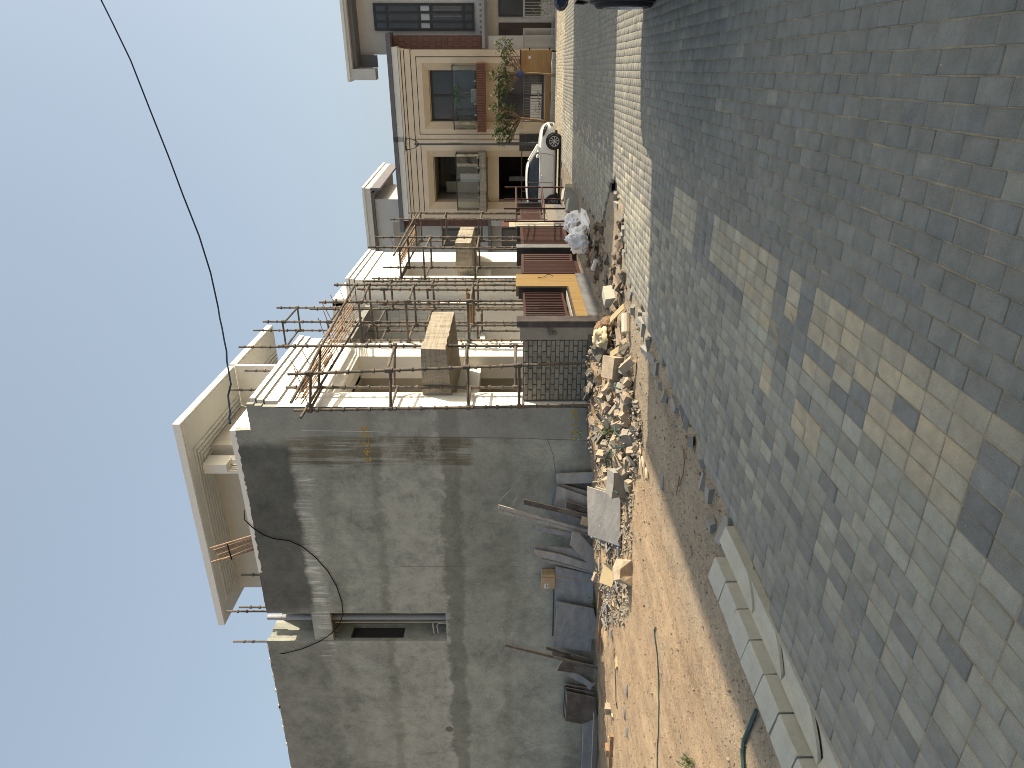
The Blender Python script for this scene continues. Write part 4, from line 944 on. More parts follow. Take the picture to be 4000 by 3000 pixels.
plumeria('frangipani_tree', 'flowering frangipani with thin leaning trunk before the wood-clad pier', wf(2166, 294, 2.75), wf(2040, 284, 2.85), [(wf(*a), n, f) for a, n, f in T1], .035)
T2 = [((1920, 425, 2.9), 9, 1), ((1932, 412, 3.2), 9, 0), ((1950, 396, 3.0), 9, 1), ((1965, 430, 3.0), 9, 0), ((1985, 448, 3.2), 8, 0), ((1995, 425, 2.8), 8, 0), ((1935, 492, 3.0), 14, 0), ((1950, 500, 3.1), 14, 0), ((1940, 520, 2.9), 14, 1), ((1962, 505, 3.2), 14, 0), ((1965, 532, 3.0), 13, 0), ((1985, 520, 3.0), 11, 0), ((1945, 545, 3.1), 12, 1), ((2000, 536, 2.9), 8, 0), ((2008, 505, 3.1), 8, 0), ((1975, 548, 2.9), 9, 0)]
plumeria('frangipani_tree', 'dense low frangipani with stout trunk rising behind the white car bonnet', wf(2160, 482, 2.8), wf(2036, 462, 3.0), [(wf(*a), n, f) for a, n, f in T2], .06)
bp = wf(2030, 288, 2.9); bo = empty('hanging_pot', bp, 'dark blue pot tied in the fork of the thin frangipani', 'pot'); m = MB(); m.lathe([(.07, -.16), (.12, -.08), (.14, .06), (.12, .08), (.10, .04)], bp, 14); m.build('bowl', 'blue_pot', bo)
# ================================================================ boundary walls of the white houses
XC = -4.45
def cw(name, label, cat, loc): return empty(name, loc, label, cat)
bw = cw('brick_wall', 'short rough grey brick wall with cement pier and granite end, between bare wall and wood panel', 'wall', (-5.3, 12.7, 0))
YB1 = 12.70
MB().box(-6.15, -4.83, YB1+.012, YB1+.22, -.1, 1.53).box(-6.15, -4.72, YB1-.001, YB1+.2205, -.1, .262).build('core', 'mortar', bw)
m = MB(); z = .268; row = 0; CH, BL = .089, .225
while z+CH < 1.56:
    x = -6.14-(row % 2)*.12
    while x < -4.84:
        a, b = max(x, -6.14), min(x+BL, -4.84)
        if b-a > .05:
            j = [random.uniform(-.006, .006) for _ in range(4)]
            m.box(a+.005+j[0]*.6, b-.005+j[1]*.6, YB1-.010+random.uniform(-.006, .005), YB1+.0118, z+.006+j[2]*.5, z+CH-.005+j[3]*.5, bev=.009)
        x += BL+.012
    z += CH; row += 1
m.build('bricks', 'brick_row', bw) if 'brick_row' in MATS else m.build('bricks', 'brick_dark', bw)
m = MB(); m.box(-4.829, -4.56, YB1-.02, YB1+.25, .2625, 1.60, bev=.01); m.box(-4.715, -4.56, YB1-.015, YB1+.2, -.1, .262); m.build('cement_pier', 'plaster_patch', bw)
MB().box(-4.559, -4.43, YB1-.06, YB1+.28, -.1, 1.66, bev=.004).build('granite_end', 'brown_granite', bw)
m = MB(); c = PY(2150, 1290, YB1)
for k in range(26):
    p = Vector((c.x+random.uniform(-.07, .07), YB1-.03, c.z+random.uniform(-.09, .09))); d = random.uniform(.012, .03); m.box(p.x-d, p.x+d, p.y-d, p.y+.012, p.z-d, p.z+d, bev=.008)
m.build('cement_lump', 'mortar', bw)
pw = cw('wood_clad_wall', 'yellow wood-clad boundary wall with tall pier and granite base around a red grille', 'wall', (XC-.1, 14.5, 0))
ya, yb, yc = 12.985, 15.10, 16.10
MB().box(XC-.26, XC+.02, ya, yc, -.12, .245).build('granite_base', 'grey_granite', pw)
MB().box(XC-.24, XC, ya, yb, .2455, .49).build('wood_band', 'wood_cladding', pw)
MB().box(XC-.25, XC-.004, yb+.0005, yc, .2455, 1.66, bev=.004).build('wood_pier', 'wood_cladding', pw)
MB().box(XC-.28, XC-.10, ya, yb-.03, .4905, .53).build('sill', 'plaster_patch', pw); MB().box(XC-.099, XC+.012, ya, yb-.03, .4905, .515).build('sill_nosing', 'brown_granite', pw)
MB().box(XC-.30, XC-.03, yb-.028, yb, .5155, 1.60).build('granite_jamb', 'black_granite', pw)
gq = MB(); g0, g1 = ya+.02, yb-.09
gq.box(XC-.17, XC-.13, g0, g1, 1.46, 1.51).box(XC-.17, XC-.13, g0, g1, .60, .65).box(XC-.17, XC-.13, g1-.04, g1, .6501, 1.4599); gq.build('grille_frame', 'red_steel', pw)
gq = MB()
for k in range(17): y = g0+(g1-.06-g0)*(k+.5)/17; gq.box(XC-.162, XC-.138, y-.014, y+.014, .6502, 1.4598)
gq.build('grille_bars', 'red_steel', pw)
m = MB(); m.tube([(XC+.004, 15.75, 1.15), (XC+.03, 15.72, 1.05), (XC+.02, 15.78, .98), (XC+.04, 15.9, .93), (XC+.03, 15.95, .86), (XC+.01, 15.88, .78)], .007, 6); m.build('loose_wire', 'black_cable', pw)
slat_gate('slatted_gate', 'near red slatted gate leaf standing next to the wood-clad pier', MB_A, 16.14, 17.32, XC-XF-.02, .10, 1.52, 'red_steel', .07, 14, .042)
def leaf2():
    M = Matrix.Translation((XC-.15, 18.64, 0)) @ Matrix.Rotation(R(158), 4, 'Z') @ Matrix(((0, 1, 0, 0), (1, 0, 0, 0), (0, 0, 1, 0), (0, 0, 0, 1)))
    return slat_gate('slatted_gate', 'half-open dark red gate leaf hinged on the black granite pillar', M, .02, 1.1, 0, .12, 1.50, 'red_steel', .07, 11, .05, hinge=.03)
leaf2()
MB_ = MB(); MB_.box(XC-.9, XC-.86, 16.2, 18.6, .05, 1.45); gb = empty('gate_shade_sheet', (XC-.9, 17.4, 0), 'dark sheet standing in for the shade behind the red gate leaves', 'panel'); MB_.build('sheet', 'dark_inner', gb)  # near-black sheet stands in for the shaded recess between the slats
p1 = cw('granite_pillar', 'glossy black granite gate pillar between the two white houses', 'pillar', (XC-.2, 18.9, 0))
MB().box(XC-.5, XC+.0, 18.70, 19.10, -.15, 1.62).build('shaft', 'black_granite', p1); MB().box(XC+.0005, XC+.02, 18.70, 19.10, -.15, 1.63).build('facing', 'grey_granite', p1)
MB().prism([(XC+.25, 17.3, -.08), (XC+.25, 18.68, -.08), (XC+.02, 18.68, .16), (XC+.02, 17.3, .10)], (-.45, 0, 0)).build('concrete_ramp', 'block_grey', p1) if False else None
slat_gate('slatted_gate', 'closed red slatted gate beside the heap of white sacks', MB_A, 19.14, 21.55, XC-XF-.05, .12, 1.50, 'red_steel', .09, 20, .062)
MB_ = MB(); MB_.box(XC-.9, XC-.86, 19.12, 21.58, .05, 1.45); gb = empty('gate_shade_sheet', (XC-.9, 20.4, 0), 'dark sheet standing in for the shade behind the closed red gate', 'panel'); MB_.build('sheet', 'dark_inner', gb)  # dark sheet again in place of the shade behind the slats
p2 = cw('plastered_pillar', 'gate pillar with bare plaster front and black granite side next to the steel rack', 'pillar', (XC-.2, 22.1, 0))
MB().box(XC-.5, XC-.03, 21.60, 22.55, -.15, 1.60).build('shaft', 'black_granite', p2); MB().box(XC-.0295, XC+.0, 21.63, 22.58, .42, 1.62, bev=.004).build('plaster_front', 'plaster_patch', p2); MB().box(XC-.0295, XC+.012, 21.61, 22.59, -.15, .419).build('granite_base', 'grey_granite', p2)
m = MB()
for a, b, c_, d in ((21.9, .9, .16, .03), (22.2, 1.25, .05, .05), (22.1, .72, .2, .035)): m.box(XC+.0005, XC+.006, a, a+d, b, b+c_)
m.build('plaster_spill', 'white_paint', p2)
w3 = cw('boundary_wall', 'half-plastered low wall with red grille behind the rusty steel rack', 'wall', (XC-.1, 24, 0))
MB().box(XC-.25, XC-.01, 22.60, 25.5, .25, .62).build('wall_body', 'mortar', w3); MB().box(XC-.25, XC+.0, 22.60, 25.5, -.15, .249).build('granite_base', 'grey_granite', w3); MB().box(XC-.26, XC+.03, 22.60, 25.5, .6205, .66).build('sill', 'plaster_patch', w3)
gq = MB(); gq.box(XC-.17, XC-.13, 22.75, 25.3, 1.42, 1.47).box(XC-.17, XC-.13, 22.75, 25.3, .74, .79)
for k in range(24): y = 22.8+2.45*k/23; gq.box(XC-.162, XC-.138, y-.035, y+.035, .7901, 1.4199)
gq.build('red_grille', 'red_steel', w3)
MB().box(XC-.4, XC+.02, 25.52, 25.85, -.15, 1.56).build('end_pillar', 'black_granite', w3)
sg = cw('sign_board', 'dark red and tan board fixed on a post above the plastered pillar', 'sign', (XC-.7, 23.5, 0))
q0 = PX(1975, 862, XC-.7); q1 = PX(1962, 885, XC-.7)
m = MB(); m.box(XC-.72, XC-.70, q1.y, q0.y, 1.86, 2.12); m.build('red_board', 'red_frame_steel', sg); MB().box(XC-.72, XC-.70, q1.y, q0.y, 1.62, 1.859).build('cream_board', 'brick_tan', sg); MB().tube([(XC-.74, (q0.y+q1.y)/2, -.1), (XC-.74, (q0.y+q1.y)/2, 2.0)], .015, 6).build('post', 'red_frame_steel', sg)
# ================================================================ tube scaffolding
def tube_l(m, a, b, r=.0245, n=8): m.tube([a, b], r, n)
def upright(par, bx, by, tx, ty, z0, z1, label=None):
    """pole with its welded cups"""
    m = MB(); a = Vector((bx, by, z0)); b = Vector((tx, ty, z1)); m.tube([a, b], .029, 9); d = (b-a).normalized(); L = (b-a).length
    z = .28+random.random()*.15
    while z < L-.05:
        c = a+d*z; m.tube([c-d*.028, c+d*.022], .052, 9, r1=.040); 
        c = c+d*.22
        if (c-a).length < L-.03: m.tube([c-d*.014, c+d*.016], .040, 9, r1=.048)
        z += .50
    o = m.build('upright', 'scaffold_steel', par); smart_smooth(o); return o
def ledger(par, a, b, ext=.03):
    a, b = Vector(a), Vector(b); d = (b-a).normalized(); m = MB(); m.tube([a-d*ext, b+d*ext], .028, 8)
    for p in (a, b):
        e = random.uniform(.036, .049); jx, jy = random.uniform(-.003, .003), random.uniform(-.003, .003); m.box(p.x-e+jx, p.x+e+jx, p.y-e+jy, p.y+e+jy, p.z-e, p.z+e, bev=.012)
    o = m.build('ledger', 'scaffold_steel', par); smart_smooth(o); return o
def lerp_at(p, z):
    (bx, by, tx, ty, z0, z1) = p; f = (z-z0)/(z1-z0); return Vector((bx+(tx-bx)*f, by+(ty-by)*f, z))
def tower(name, label, poles, levels, pairs, extra=()):
    c = sum((Vector((p[0], p[1], 0)) for p in poles.values()), Vector())/len(poles)
    o = empty(name, (c.x, c.y, 0), label, 'scaffolding', 'scaffold towers on the white houses')
    for p in poles.values(): upright(o, *p)
    for z in levels:
        for i, (a, b) in enumerate(pairs):
            za = z+(.04 if i % 2 else -.03)
            pa, pb = poles[a], poles[b]
            if za < max(pa[4], pb[4])+.02 or za > min(pa[5], pb[5])-.03: continue
            ledger(o, lerp_at(pa, za), lerp_at(pb, za))
    return o
def gzz(x, y): return gz(x, y)-.04
T1_ = tower('scaffold', 'small scaffold tower at the corner of the bare grey wall, two legs in the rubble', {
    'a': (-6.06, 12.28, -6.02, 11.98, gzz(-6.06, 12.28), 5.98), 'b': (-5.22, 12.46, -5.41, 12.33, gzz(-5.2, 12.46), 6.12),
    'c': (-6.0, 13.0, -5.98, 12.95, -.1, 6.42), 'd': (-5.25, 13.45, -5.25, 13.42, -.1, 6.62)}, (5.70, 4.15, 2.64, 1.64), ('ab', 'bd', 'ac', 'cd'))
def pole_h(par, a, b, name='long_pole'):
    m = MB(); a, b = Vector(a), Vector(b); m.tube([a, b], .028, 9); d = (b-a).normalized(); L = (b-a).length; z = .5
    while z < L-.1: c = a+d*z; m.tube([c-d*.02, c+d*.016], .037, 9, r1=.032); z += 1.0
    o = m.build(name, 'scaffold_steel', par); smart_smooth(o); return o
pole_h(T1_, (-5.52, 11.3, 5.77), (-4.99, 17.07, 5.75)); pole_h(T1_, (-5.985, 11.6, 5.735), (-6.0, 17.4, 5.745))
def deck(par, x0, x1, y0, y1, z, n, cross):
    for k in range(n):
        m = MB(); x = x0+(x1-x0)*(k+.5)/n+random.uniform(-.02, .02); j = random.uniform(-.28, .22); s = random.uniform(-.05, .05); m.tube([(x, y0+j, z+random.uniform(0, .02)), (x+s*.4, (y0+y1)/2, z+.012), (x+s, y1+random.uniform(-.3, .3), z+random.uniform(0, .02))], .0145, 6); m.build('deck_rod', 'rusty_rod', par)
    for (y, xa, xb, zz) in cross:
        m = MB(); m.tube([(xa, y, z-.03), ((xa+xb)/2, y+.05, z-.02+zz), (xb, y+.1, z+.03+zz*2)], .009, 6); m.build('cross_rod', 'rusty_rod', par)
deck(T1_, -5.93, -5.50, 12.0, 14.3, 5.82, 8, [(y, -6.08, -5.3, random.uniform(0, .2)) for y in (12.3, 12.7, 13.2)])
T3_ = tower('scaffold', 'scaffold tower standing in front of the wood-clad wall grille', {
    'a': (-5.05, 15.95, -5.14, 16.05, -.1, 6.42), 'b': (-5.0, 17.06, -5.0, 17.06, -.1, 6.28), 'c': (-6.10, 16.0, -6.14, 16.06, -.1, 6.25), 'd': (-6.08, 17.05, -6.1, 17.05, -.1, 6.0)},
    (5.42, 4.28, 2.78), ('ab', 'ac', 'bd', 'cd'))
deck(T3_, -5.93, -5.2, 14.0, 17.0, 5.80, 8, [(y, -6.1, -5.0, random.uniform(0, .25)) for y in (14.4, 14.9, 15.5, 16.1, 16.6)])
T2_ = tower('scaffold', 'tallest scaffold tower, rising above the roofs between the white houses', {
    'a': (-6.62, 18.75, -6.6, 18.8, -.1, 8.9), 'b': (-6.62, 20.1, -6.6, 20.07, -.1, 8.9), 'c': (-7.38, 18.8, -7.38, 18.8, -.1, 9.72), 'd': (-7.36, 20.1, -7.33, 20.07, -.1, 9.72)},
    (8.30, 7.0, 5.6, 4.2, 2.7), ('ab', 'ac', 'bd', 'cd'))
T5_ = tower('scaffold', 'narrow scaffold tower just left of the wood-clad pier top', {
    'a': (-5.32, 17.6, -5.30, 17.7, -.1, 5.85), 'b': (-5.3, 18.45, -5.3, 18.44, -.1, 5.85), 'c': (-5.72, 17.66, -5.71, 17.7, -.1, 5.3), 'd': (-6.12, 18.44, -6.1, 18.44, -.1, 7.4)},
    (5.1, 3.95, 2.72), ('ab', 'ac', 'bd'))
T4_ = tower('scaffold', 'scaffold tower at the middle of the farther white house balcony', {
    'a': (-4.80, 19.95, -4.72, 20.0, -.1, 5.95), 'b': (-4.74, 21.3, -4.72, 21.27, -.1, 5.98), 'c': (-5.68, 20.0, -5.67, 20.0, -.1, 5.92), 'd': (-5.68, 21.3, -5.67, 21.27, -.1, 5.80)},
    (5.0, 4.30, 2.80), ('ab', 'ac', 'bd', 'cd'))
T6_ = tower('scaffold', 'scaffold tower at the far end of the farther white house, above the steel rack', {
    'a': (-4.66, 23.7, -4.65, 23.7, -.1, 5.9), 'b': (-4.6, 24.6, -4.6, 24.6, -.1, 5.40), 'c': (-5.6, 23.7, -5.6, 23.7, -.1, 5.6), 'd': (-5.58, 24.6, -5.6, 24.6, -.1, 5.2)},
    (5.0, 4.1, 2.85), ('ab', 'ac', 'bd', 'cd'))
pole_h(T4_, (-4.77, 19.2, 5.08), (-4.60, 24.75, 5.08)); pole_h(T4_, (-5.6, 19.4, 5.06), (-5.6, 24.8, 5.06))
deck(T4_, -5.45, -4.95, 20.8, 24.5, 5.14, 10, [(y, -5.7, -4.7, random.uniform(0, .2)) for y in (21.2, 21.7, 22.4, 23.0, 23.6)])
m = MB()
for k in range(5): x = -5.5+k*.07; m.tube([(x-.1*random.random(), 17.6+.4*random.random(), 2.76+.05*k), (-6.3-.1*k, 18.5, 2.80+.04*k)], .03, 6)
m.build('plank', 'batten_wood', T5_)
# pole stubs that poke above the roof edge
m0 = MB(); m0.tube([(0, 0, -.5), (0, 0, .72)], .0245, 9); m0.tube([(0, 0, .2), (0, 0, .24)], .04, 9); m0.tube([(0, 0, .42), (0, 0, .455)], .04, 9)
for i, (x, y, Y, lb) in enumerate(((1020, 2245, 12.9, 'short pole stub above the bare wall, nearest the pipe bundle'), (1010, 2372, 12.95, 'shorter of two pole stubs near the downpipe top'), (960, 2388, 12.95, 'taller of two pole stubs near the downpipe top'), (985, 2506, 13.0, 'pole stub alone on the left part of the bare wall'), (975, 1522, 14.6, 'pole stub behind the white cornice, the lower one'), (1030, 1448, 15.8, 'pole stub behind the white cornice, the upper one'))):
    p = PY(x, y, Y); o = m0.build('pole_stub', 'scaffold_steel', origin=(0, 0, 0)) if i == 0 else copy_thing(first_stub, (0, 0, 0)); first_stub = o if i == 0 else first_stub
    o.location = (p.x, Y, p.z-.25); tag(o, lb, 'pole', 'pole stubs on the roof')
bd = empty('pipe_bundle', PY(975, 2150, 13.0), 'tied bundle of short rusty pipes leaning on top of the bare wall', 'pipes')
for k in range(7):
    a = PY(825+9*(k % 6)+random.uniform(-6, 6), 2142+9*k, 12.95+.02*(k % 2)); b = PY(1010, 2085+9.5*k, 13.15); m = MB(); m.tube([a, b+(b-a)*.4], .024, 7); m.build('pipe', 'rusty_rod', bd)
a = PY(888, 2125, 12.9); b = PY(905, 2185, 12.9); m = MB(); m.tube([a, b], .015, 6); m.build('tie', 'black_cable', bd)
# ---------------------------------------------------------------- rusty steel rack
rk = empty('steel_rack', (-3.6, 21.1, 0), 'rust-red empty steel angle rack beside the kerb stones', 'rack')
L4 = [(-3.38, 22.3), (-3.72, 22.1), (-3.62, 20.0), (-3.95, 19.85)]
for (x, y) in L4:
    m = MB(); m.box(x-.022, x+.022, y-.022, y+.022, gz(x, y)-.05, 1.98); m.build('post', 'red_frame_steel', rk)
for z in (.12, .82, 1.62):
    for a, b in ((0, 1), (2, 3), (0, 2), (1, 3)):
        m = MB(); m.tube([(*L4[a], z), (*L4[b], z)], .024, 4); m.build('rail', 'red_frame_steel', rk)
# ================================================================ stone slabs stacked against the bare wall
def slab(name, label, px, d, zt, mat, top=0.0, th=.03, org=(0, 0), k=1.0, group=None, edge=True, chip=0.0, nrm=None, p0=None):
    """pixels of the outline -> a tilted plane whose foot is d metres off the wall and which meets the wall at height zt"""
    if nrm is None: nrm = Vector((0, zt, d)).normalized(); p0 = Vector((0, YW-d-.012, 0))
    eye = Vector((0, 0, EYE)); pts = []
    for (x, y) in px:
        a = ray(org[0]+x*k, org[1]+y*k); t = (p0-eye).dot(nrm)/a.dot(nrm); pts.append(eye+a*t)
    c = sum(pts, Vector())/len(pts); n = -nrm if nrm.dot(eye-c) < 0 else nrm
    m = MB(); m.prism([p-c for p in pts], -n*th)
    o = MB(); o.v = m.v; o.f = m.f
    ob = o.build(name, mat, origin=(0, 0, 0)); ob.location = c
    if edge:
        ob.data.materials.append(MATS['slab_edge'])
        for p in ob.data.polygons:
            if abs(p.normal.dot(n)) < .5: p.material_index = 1
    return tag(ob, label, 'stone slab', group)
BGN = Vector((SN*.57, -CS*.57, .82)).normalized(); BGP = G(2421, 2037, .02)
S2, S3, S4 = dict(org=(1900, 1800), k=.2712), dict(org=(2000, 2150), k=.2713), dict(org=(1900, 2500), k=.3014)
slab('stone_slab', 'streaky grey slab standing upright, nearest the rubble, right end of the slab row', [(1005, 190), (1585, 165), (1605, 320), (1015, 332)], .10, 1.4, 'slab_grey', **S2)
slab('stone_slab', 'black slab showing as a dark wedge behind the upright streaky slab', [(1040, 345), (1600, 300), (1600, 400), (1450, 440)], .07, 1.6, 'slab_dark', **S2)
slab('stone_slab', 'narrow grey slab tilted below the dark wedge', [(1020, 340), (1110, 348), (1500, 450), (1500, 540), (1030, 372)], .11, 1.5, 'slab_mid', **S2)
slab('stone_slab', 'grey slab mostly hidden behind the wide blue-grey one', [(985, 320), (1016, 332), (992, 660), (932, 650)], .03, 1.6, 'slab_mid', **S2)
slab('stone_slab', 'wide blue-grey slab leaning behind the big pale slab', [(1020, 366), (1500, 536), (1500, 800), (985, 645)], .16, 1.3, 'slab_grey', **S2)
slab('stone_slab', 'short black slab sticking out left of the big pale slab', [(1150, 582), (1500, 700), (1500, 800), (1140, 672)], .24, 1.1, 'slab_dark', **S2)
slab('stone_slab', 'long black plank of stone with white spots', [(536, 558), (1500, 790), (1500, 850), (535, 627)], .30, 1.75, 'slab_dark', **S2)
slab('stone_slab', 'grey slab fanned out under the long black plank', [(915, 722), (1010, 730), (1500, 880), (1500, 1010), (900, 836)], .12, 1.2, 'slab_mid', **S2)
slab('stone_slab', 'longest pale-edged stone plank, reaching highest on the wall', [(178, 638), (1500, 1010), (1500, 1050), (870, 872), (176, 692)], .34, 2.1, 'slab_grey', **S2)
slab('stone_slab', 'second long stone plank with sandy edge right under the longest one', [(190, 722), (870, 884), (1360, 1018), (1480, 1060), (1480, 1090), (1200, 1012), (182, 752)], .29, 2.05, 'slab_grey', **S2)
slab('stone_slab', 'lone grey stone plank between the long pair and the curved-top planks', [(632, 928), (1260, 1042), (1260, 1108), (620, 986)], .2, 1.6, 'slab_mid', **S2)
BIG = slab('stone_slab', 'big square pale stone slab leaning out over the rubble in front of the others', [(1450, 370), (1925, 520), (1918, 1230), (1462, 1070)], 3, 2, 'slab_pale', th=.028, nrm=BGN, p0=BGP, **S2)
slab('stone_slab', 'pale slab just behind the big square one, its lower strip showing', [(1570, 372), (1926, 498), (1925, 560), (1700, 470)], 2.96, 2.12, 'slab_pale', nrm=BGN, p0=BGP-BGN*.04, **S2)
slab('stone_slab', 'slab with a rough dark lower corner right under the big square one', [(1480, 1060), (1915, 1215), (1910, 1238), (1500, 1095)], 2.92, 2.09, 'slab_mid', nrm=BGN, p0=BGP-BGN*.08, **S2)
slab('stone_slab', 'diamond-turned grey slab with darker stripes', [(1240, 1030), (1340, 1045), (1535, 1262), (1602, 1630), (1570, 1602), (1213, 1225)], .42, 1.25, 'slab_grey', **S2)
slab('stone_slab', 'stone plank with chipped curved top, the right one of two', [(625, 1208), (1245, 1268), (1420, 1430), (1050, 1352), (690, 1288), (640, 1290), (624, 1250)], .22, 1.6, 'slab_mid', **S2)
slab('stone_slab', 'stone plank with chipped curved top and a dark patch, the left one of two', [(690, 1278), (1060, 1347), (1200, 1392), (1470, 1480), (1580, 1610), (1100, 1470), (740, 1370), (692, 1330)], .26, 1.5, 'slab_grey', **S2)
slab('stone_slab', 'thin stone plank lying along the top edge of the wide dark-blue slab', [(790, 1408), (1090, 1480), (1580, 1612), (1575, 1640), (1000, 1490), (790, 1462)], .22, 1.4, 'slab_mid', **S2)
slab('stone_slab', 'wide blue-grey slab under the carton box', [(628, 232), (1172, 352), (1172, 1100), (1130, 1456), (600, 1386)], .13, 1.25, 'slab_mid', th=.025, **S3)
slab('stone_slab', 'textured blue-grey slab leaning in front of the wide one under the carton', [(645, 738), (1176, 842), (1212, 1000), (1196, 1285), (622, 1150)], .24, 1.2, 'slab_mid', th=.025, **S3)
slab('stone_slab', 'slab seen edge-on behind the wide blue-grey slab', [(594, 520), (612, 520), (598, 1235), (576, 1232)], .05, 1.3, 'slab_dark', **S3)
slab('stone_slab', 'dark plank with bright edge beside the wide blue-grey slab', [(776, 90), (1392, 264), (1386, 305), (776, 122)], .30, 1.25, 'slab_dark', **S4)
slab('stone_slab', 'thin very long dark pole-like stone strip leaning across the dark offcuts', [(236, 55), (1456, 355), (1456, 385), (236, 82)], .42, 2.0, 'slab_brown', th=.03, **S4)
slab('stone_slab', 'reddish dark offcut with broken side behind the thin long strip', [(855, 150), (1180, 240), (1390, 300), (1390, 350), (1000, 262), (850, 215)], .16, 1.15, 'slab_brown', **S4)
slab('stone_slab', 'scratched dark brown offcut below the thin long strip', [(945, 330), (1000, 262), (1390, 330), (1386, 450), (918, 400)], .22, 1.1, 'slab_brown', **S4)
slab('stone_slab', 'broken grey wedge of stone with pointed foot', [(1040, 418), (1195, 440), (1372, 562), (1412, 560), (1338, 655), (1282, 582), (1062, 470)], .14, .9, 'slab_mid', **S4)
slab('stone_slab', 'rearmost of the stacked square black slabs', [(1010, 578), (1400, 640), (1400, 980), (985, 1000)], .10, 1.15, 'slab_dark', **S4)
slab('stone_slab', 'middle one of the stacked square black slabs', [(1032, 622), (1402, 690), (1400, 1040), (1004, 1018)], .15, 1.12, 'slab_dark', **S4)
slab('stone_slab', 'front one of the stacked square black slabs, scratched and dusty', [(1046, 674), (1412, 752), (1432, 1010), (1240, 1092), (1020, 1046)], .21, 1.1, 'slab_brown', **S4)
slab('stone_slab', 'long grey slab low at the left end of the row', [(1260, 988), (1388, 1005), (1372, 1700), (1236, 1700)], .20, .65, 'slab_mid', **S4)
slab('stone_slab', 'front grey slab at the left end, standing on wood blocks', [(1394, 944), (1446, 985), (1424, 1700), (1364, 1700)], .42, .50, 'slab_grey', **S4)
# carton on top of the slabs
p = PY(2142, 2272, YW-.14); cb = empty('carton_box', (p.x, YW-.14, p.z-.25), 'worn brown carton tied with string on top of the blue-grey slab', 'box')
a0 = PY(2168, 2302, YW-.26); a1 = PY(2116, 2247, YW-.26)
MB().box(a0.x, a1.x, YW-.26, YW-.03, a0.z, a1.z, bev=.012).build('carton', 'carton', cb)
MB().box(a0.x+.03, a0.x+.16, YW-.2635, YW-.2605, a0.z+.13, a0.z+.24).build('label_sheet', 'paper', cb)
m = MB(); 
for z in (.15, .19): m.box(a0.x+.05, a0.x+.14, YW-.2655, YW-.264, a0.z+z, a0.z+z+.015)
m.build('label_print', 'ink', cb); MB().box(a0.x+.07, a0.x+.15, YW-.2655, YW-.264, a0.z+.145, a0.z+.148).build('label_line', 'ink_red', cb)
m = MB(); q = [PY(2160, 2256, YW-.27), PY(2172, 2262, YW-.275)]; m.tube([(q[0].x, YW-.265, a1.z), (q[0].x, YW-.268, a0.z+.02), (q[0].x+.03, YW-.30, a0.z-.2), (q[0].x-.06, YW-.36, gz(q[0].x, YW-.4)+.08)], .006, 6); m.build('string', 'rope', cb)
# ================================================================ rubble
def chunk_mesh(sx, sy, sz, rough=.12, cut=True):
    bm = bmesh.new(); bmesh.ops.create_cube(bm, size=1)
    bmesh.ops.subdivide_edges(bm, edges=bm.edges, cuts=1, use_grid_fill=True)
    for v in bm.verts:
        v.co.x *= sx; v.co.y *= sy; v.co.z *= sz
        k = min(sx, sy, sz)*rough; v.co += Vector((random.uniform(-k, k), random.uniform(-k, k), random.uniform(-k, k)))
    if cut:
        d = Vector((random.uniform(.5, 1), random.uniform(-.6, .6), random.uniform(-.4, .4))).normalized(); r = bmesh.ops.bisect_plane(bm, geom=bm.verts[:]+bm.edges[:]+bm.faces[:], plane_co=d*max(sx, sy)*random.uniform(.18, .36), plane_no=d, clear_outer=True); bmesh.ops.holes_fill(bm, edges=[e for e in bm.edges if e.is_boundary])
    m = MB(); bm.verts.ensure_lookup_table(); m.v = [v.co.copy() for v in bm.verts]; m.f = [tuple(v.index for v in f.verts) for f in bm.faces]; bm.verts.index_update(); m.f = [tuple(v.index for v in f.verts) for f in bm.faces]; bm.free(); return m
PROTO = {}
def proto(kind):
    if kind in PROTO and len(PROTO[kind]) >= 5: return random.choice(PROTO[kind])
    nm, mat, lb, grp, dims, rg, cut = KINDS_[kind]
    o = chunk_mesh(*[d*random.uniform(.9, 1.1) for d in dims], rg, cut and random.random() < .5).build(nm, mat, origin=(0, 0, 0)); tag(o, lb, nm.replace('_', ' '), grp); PROTO.setdefault(kind, []).append(o); o['_new'] = 1; return o
KINDS_ = {
    'tan': ('broken_brick', 'broken tan brick in the heap of rubble by the scaffold feet', 'broken tan bricks', (.20, .10, .085), .06, True),
    'grey': ('broken_brick', 'broken grey brick in the heap of rubble by the scaffold feet', 'broken grey bricks', (.19, .10, .085), .06, True),
    'dark': ('broken_tile', 'dark broken tile lying in the heap of rubble', 'dark broken tiles', (.20, .14, .03), .14, True),
    'lump': ('rubble_lump', 'small rough cement lump in the heap of rubble', 'rubble lumps', (.10, .09, .08), .30, True),
    'shard': ('stone_shard', 'thin grey stone offcut in the scatter below the leaning slabs', 'thin stone offcuts', (.34, .05, .018), .3, True),
    'cream': ('tile_piece', 'small cream tile piece lying on the dirt below the slabs', 'cream tile pieces', (.15, .10, .03), .1, False),
    'mud': ('mud_clod', 'dark clod of mud on the ground before the gates', 'mud clods', (.16, .13, .08), .35, True),
    'paver': ('loose_paver', 'loose grey paving block lying at the ragged edge of the paving', 'loose paving blocks', (.20, .10, .06), .03, False)}
KINDS_ = {k: (v[0], {'tan': 'brick_tan', 'grey': 'brick_grey', 'dark': 'slab_dark', 'lump': 'mortar', 'shard': 'slab_pale', 'cream': 'yellow_tile', 'mud': 'mud', 'paver': 'block_grey'}[k], *v[1:]) for k, v in KINDS_.items()}
def put(kind, p, rot, s=1.0):
    o = proto(kind)
    if '_new' in o: del o['_new']
    else: o = copy_thing(o, (0, 0, 0))
    o.location = p; o.rotation_euler = rot; o.scale = (s, s, s); return o
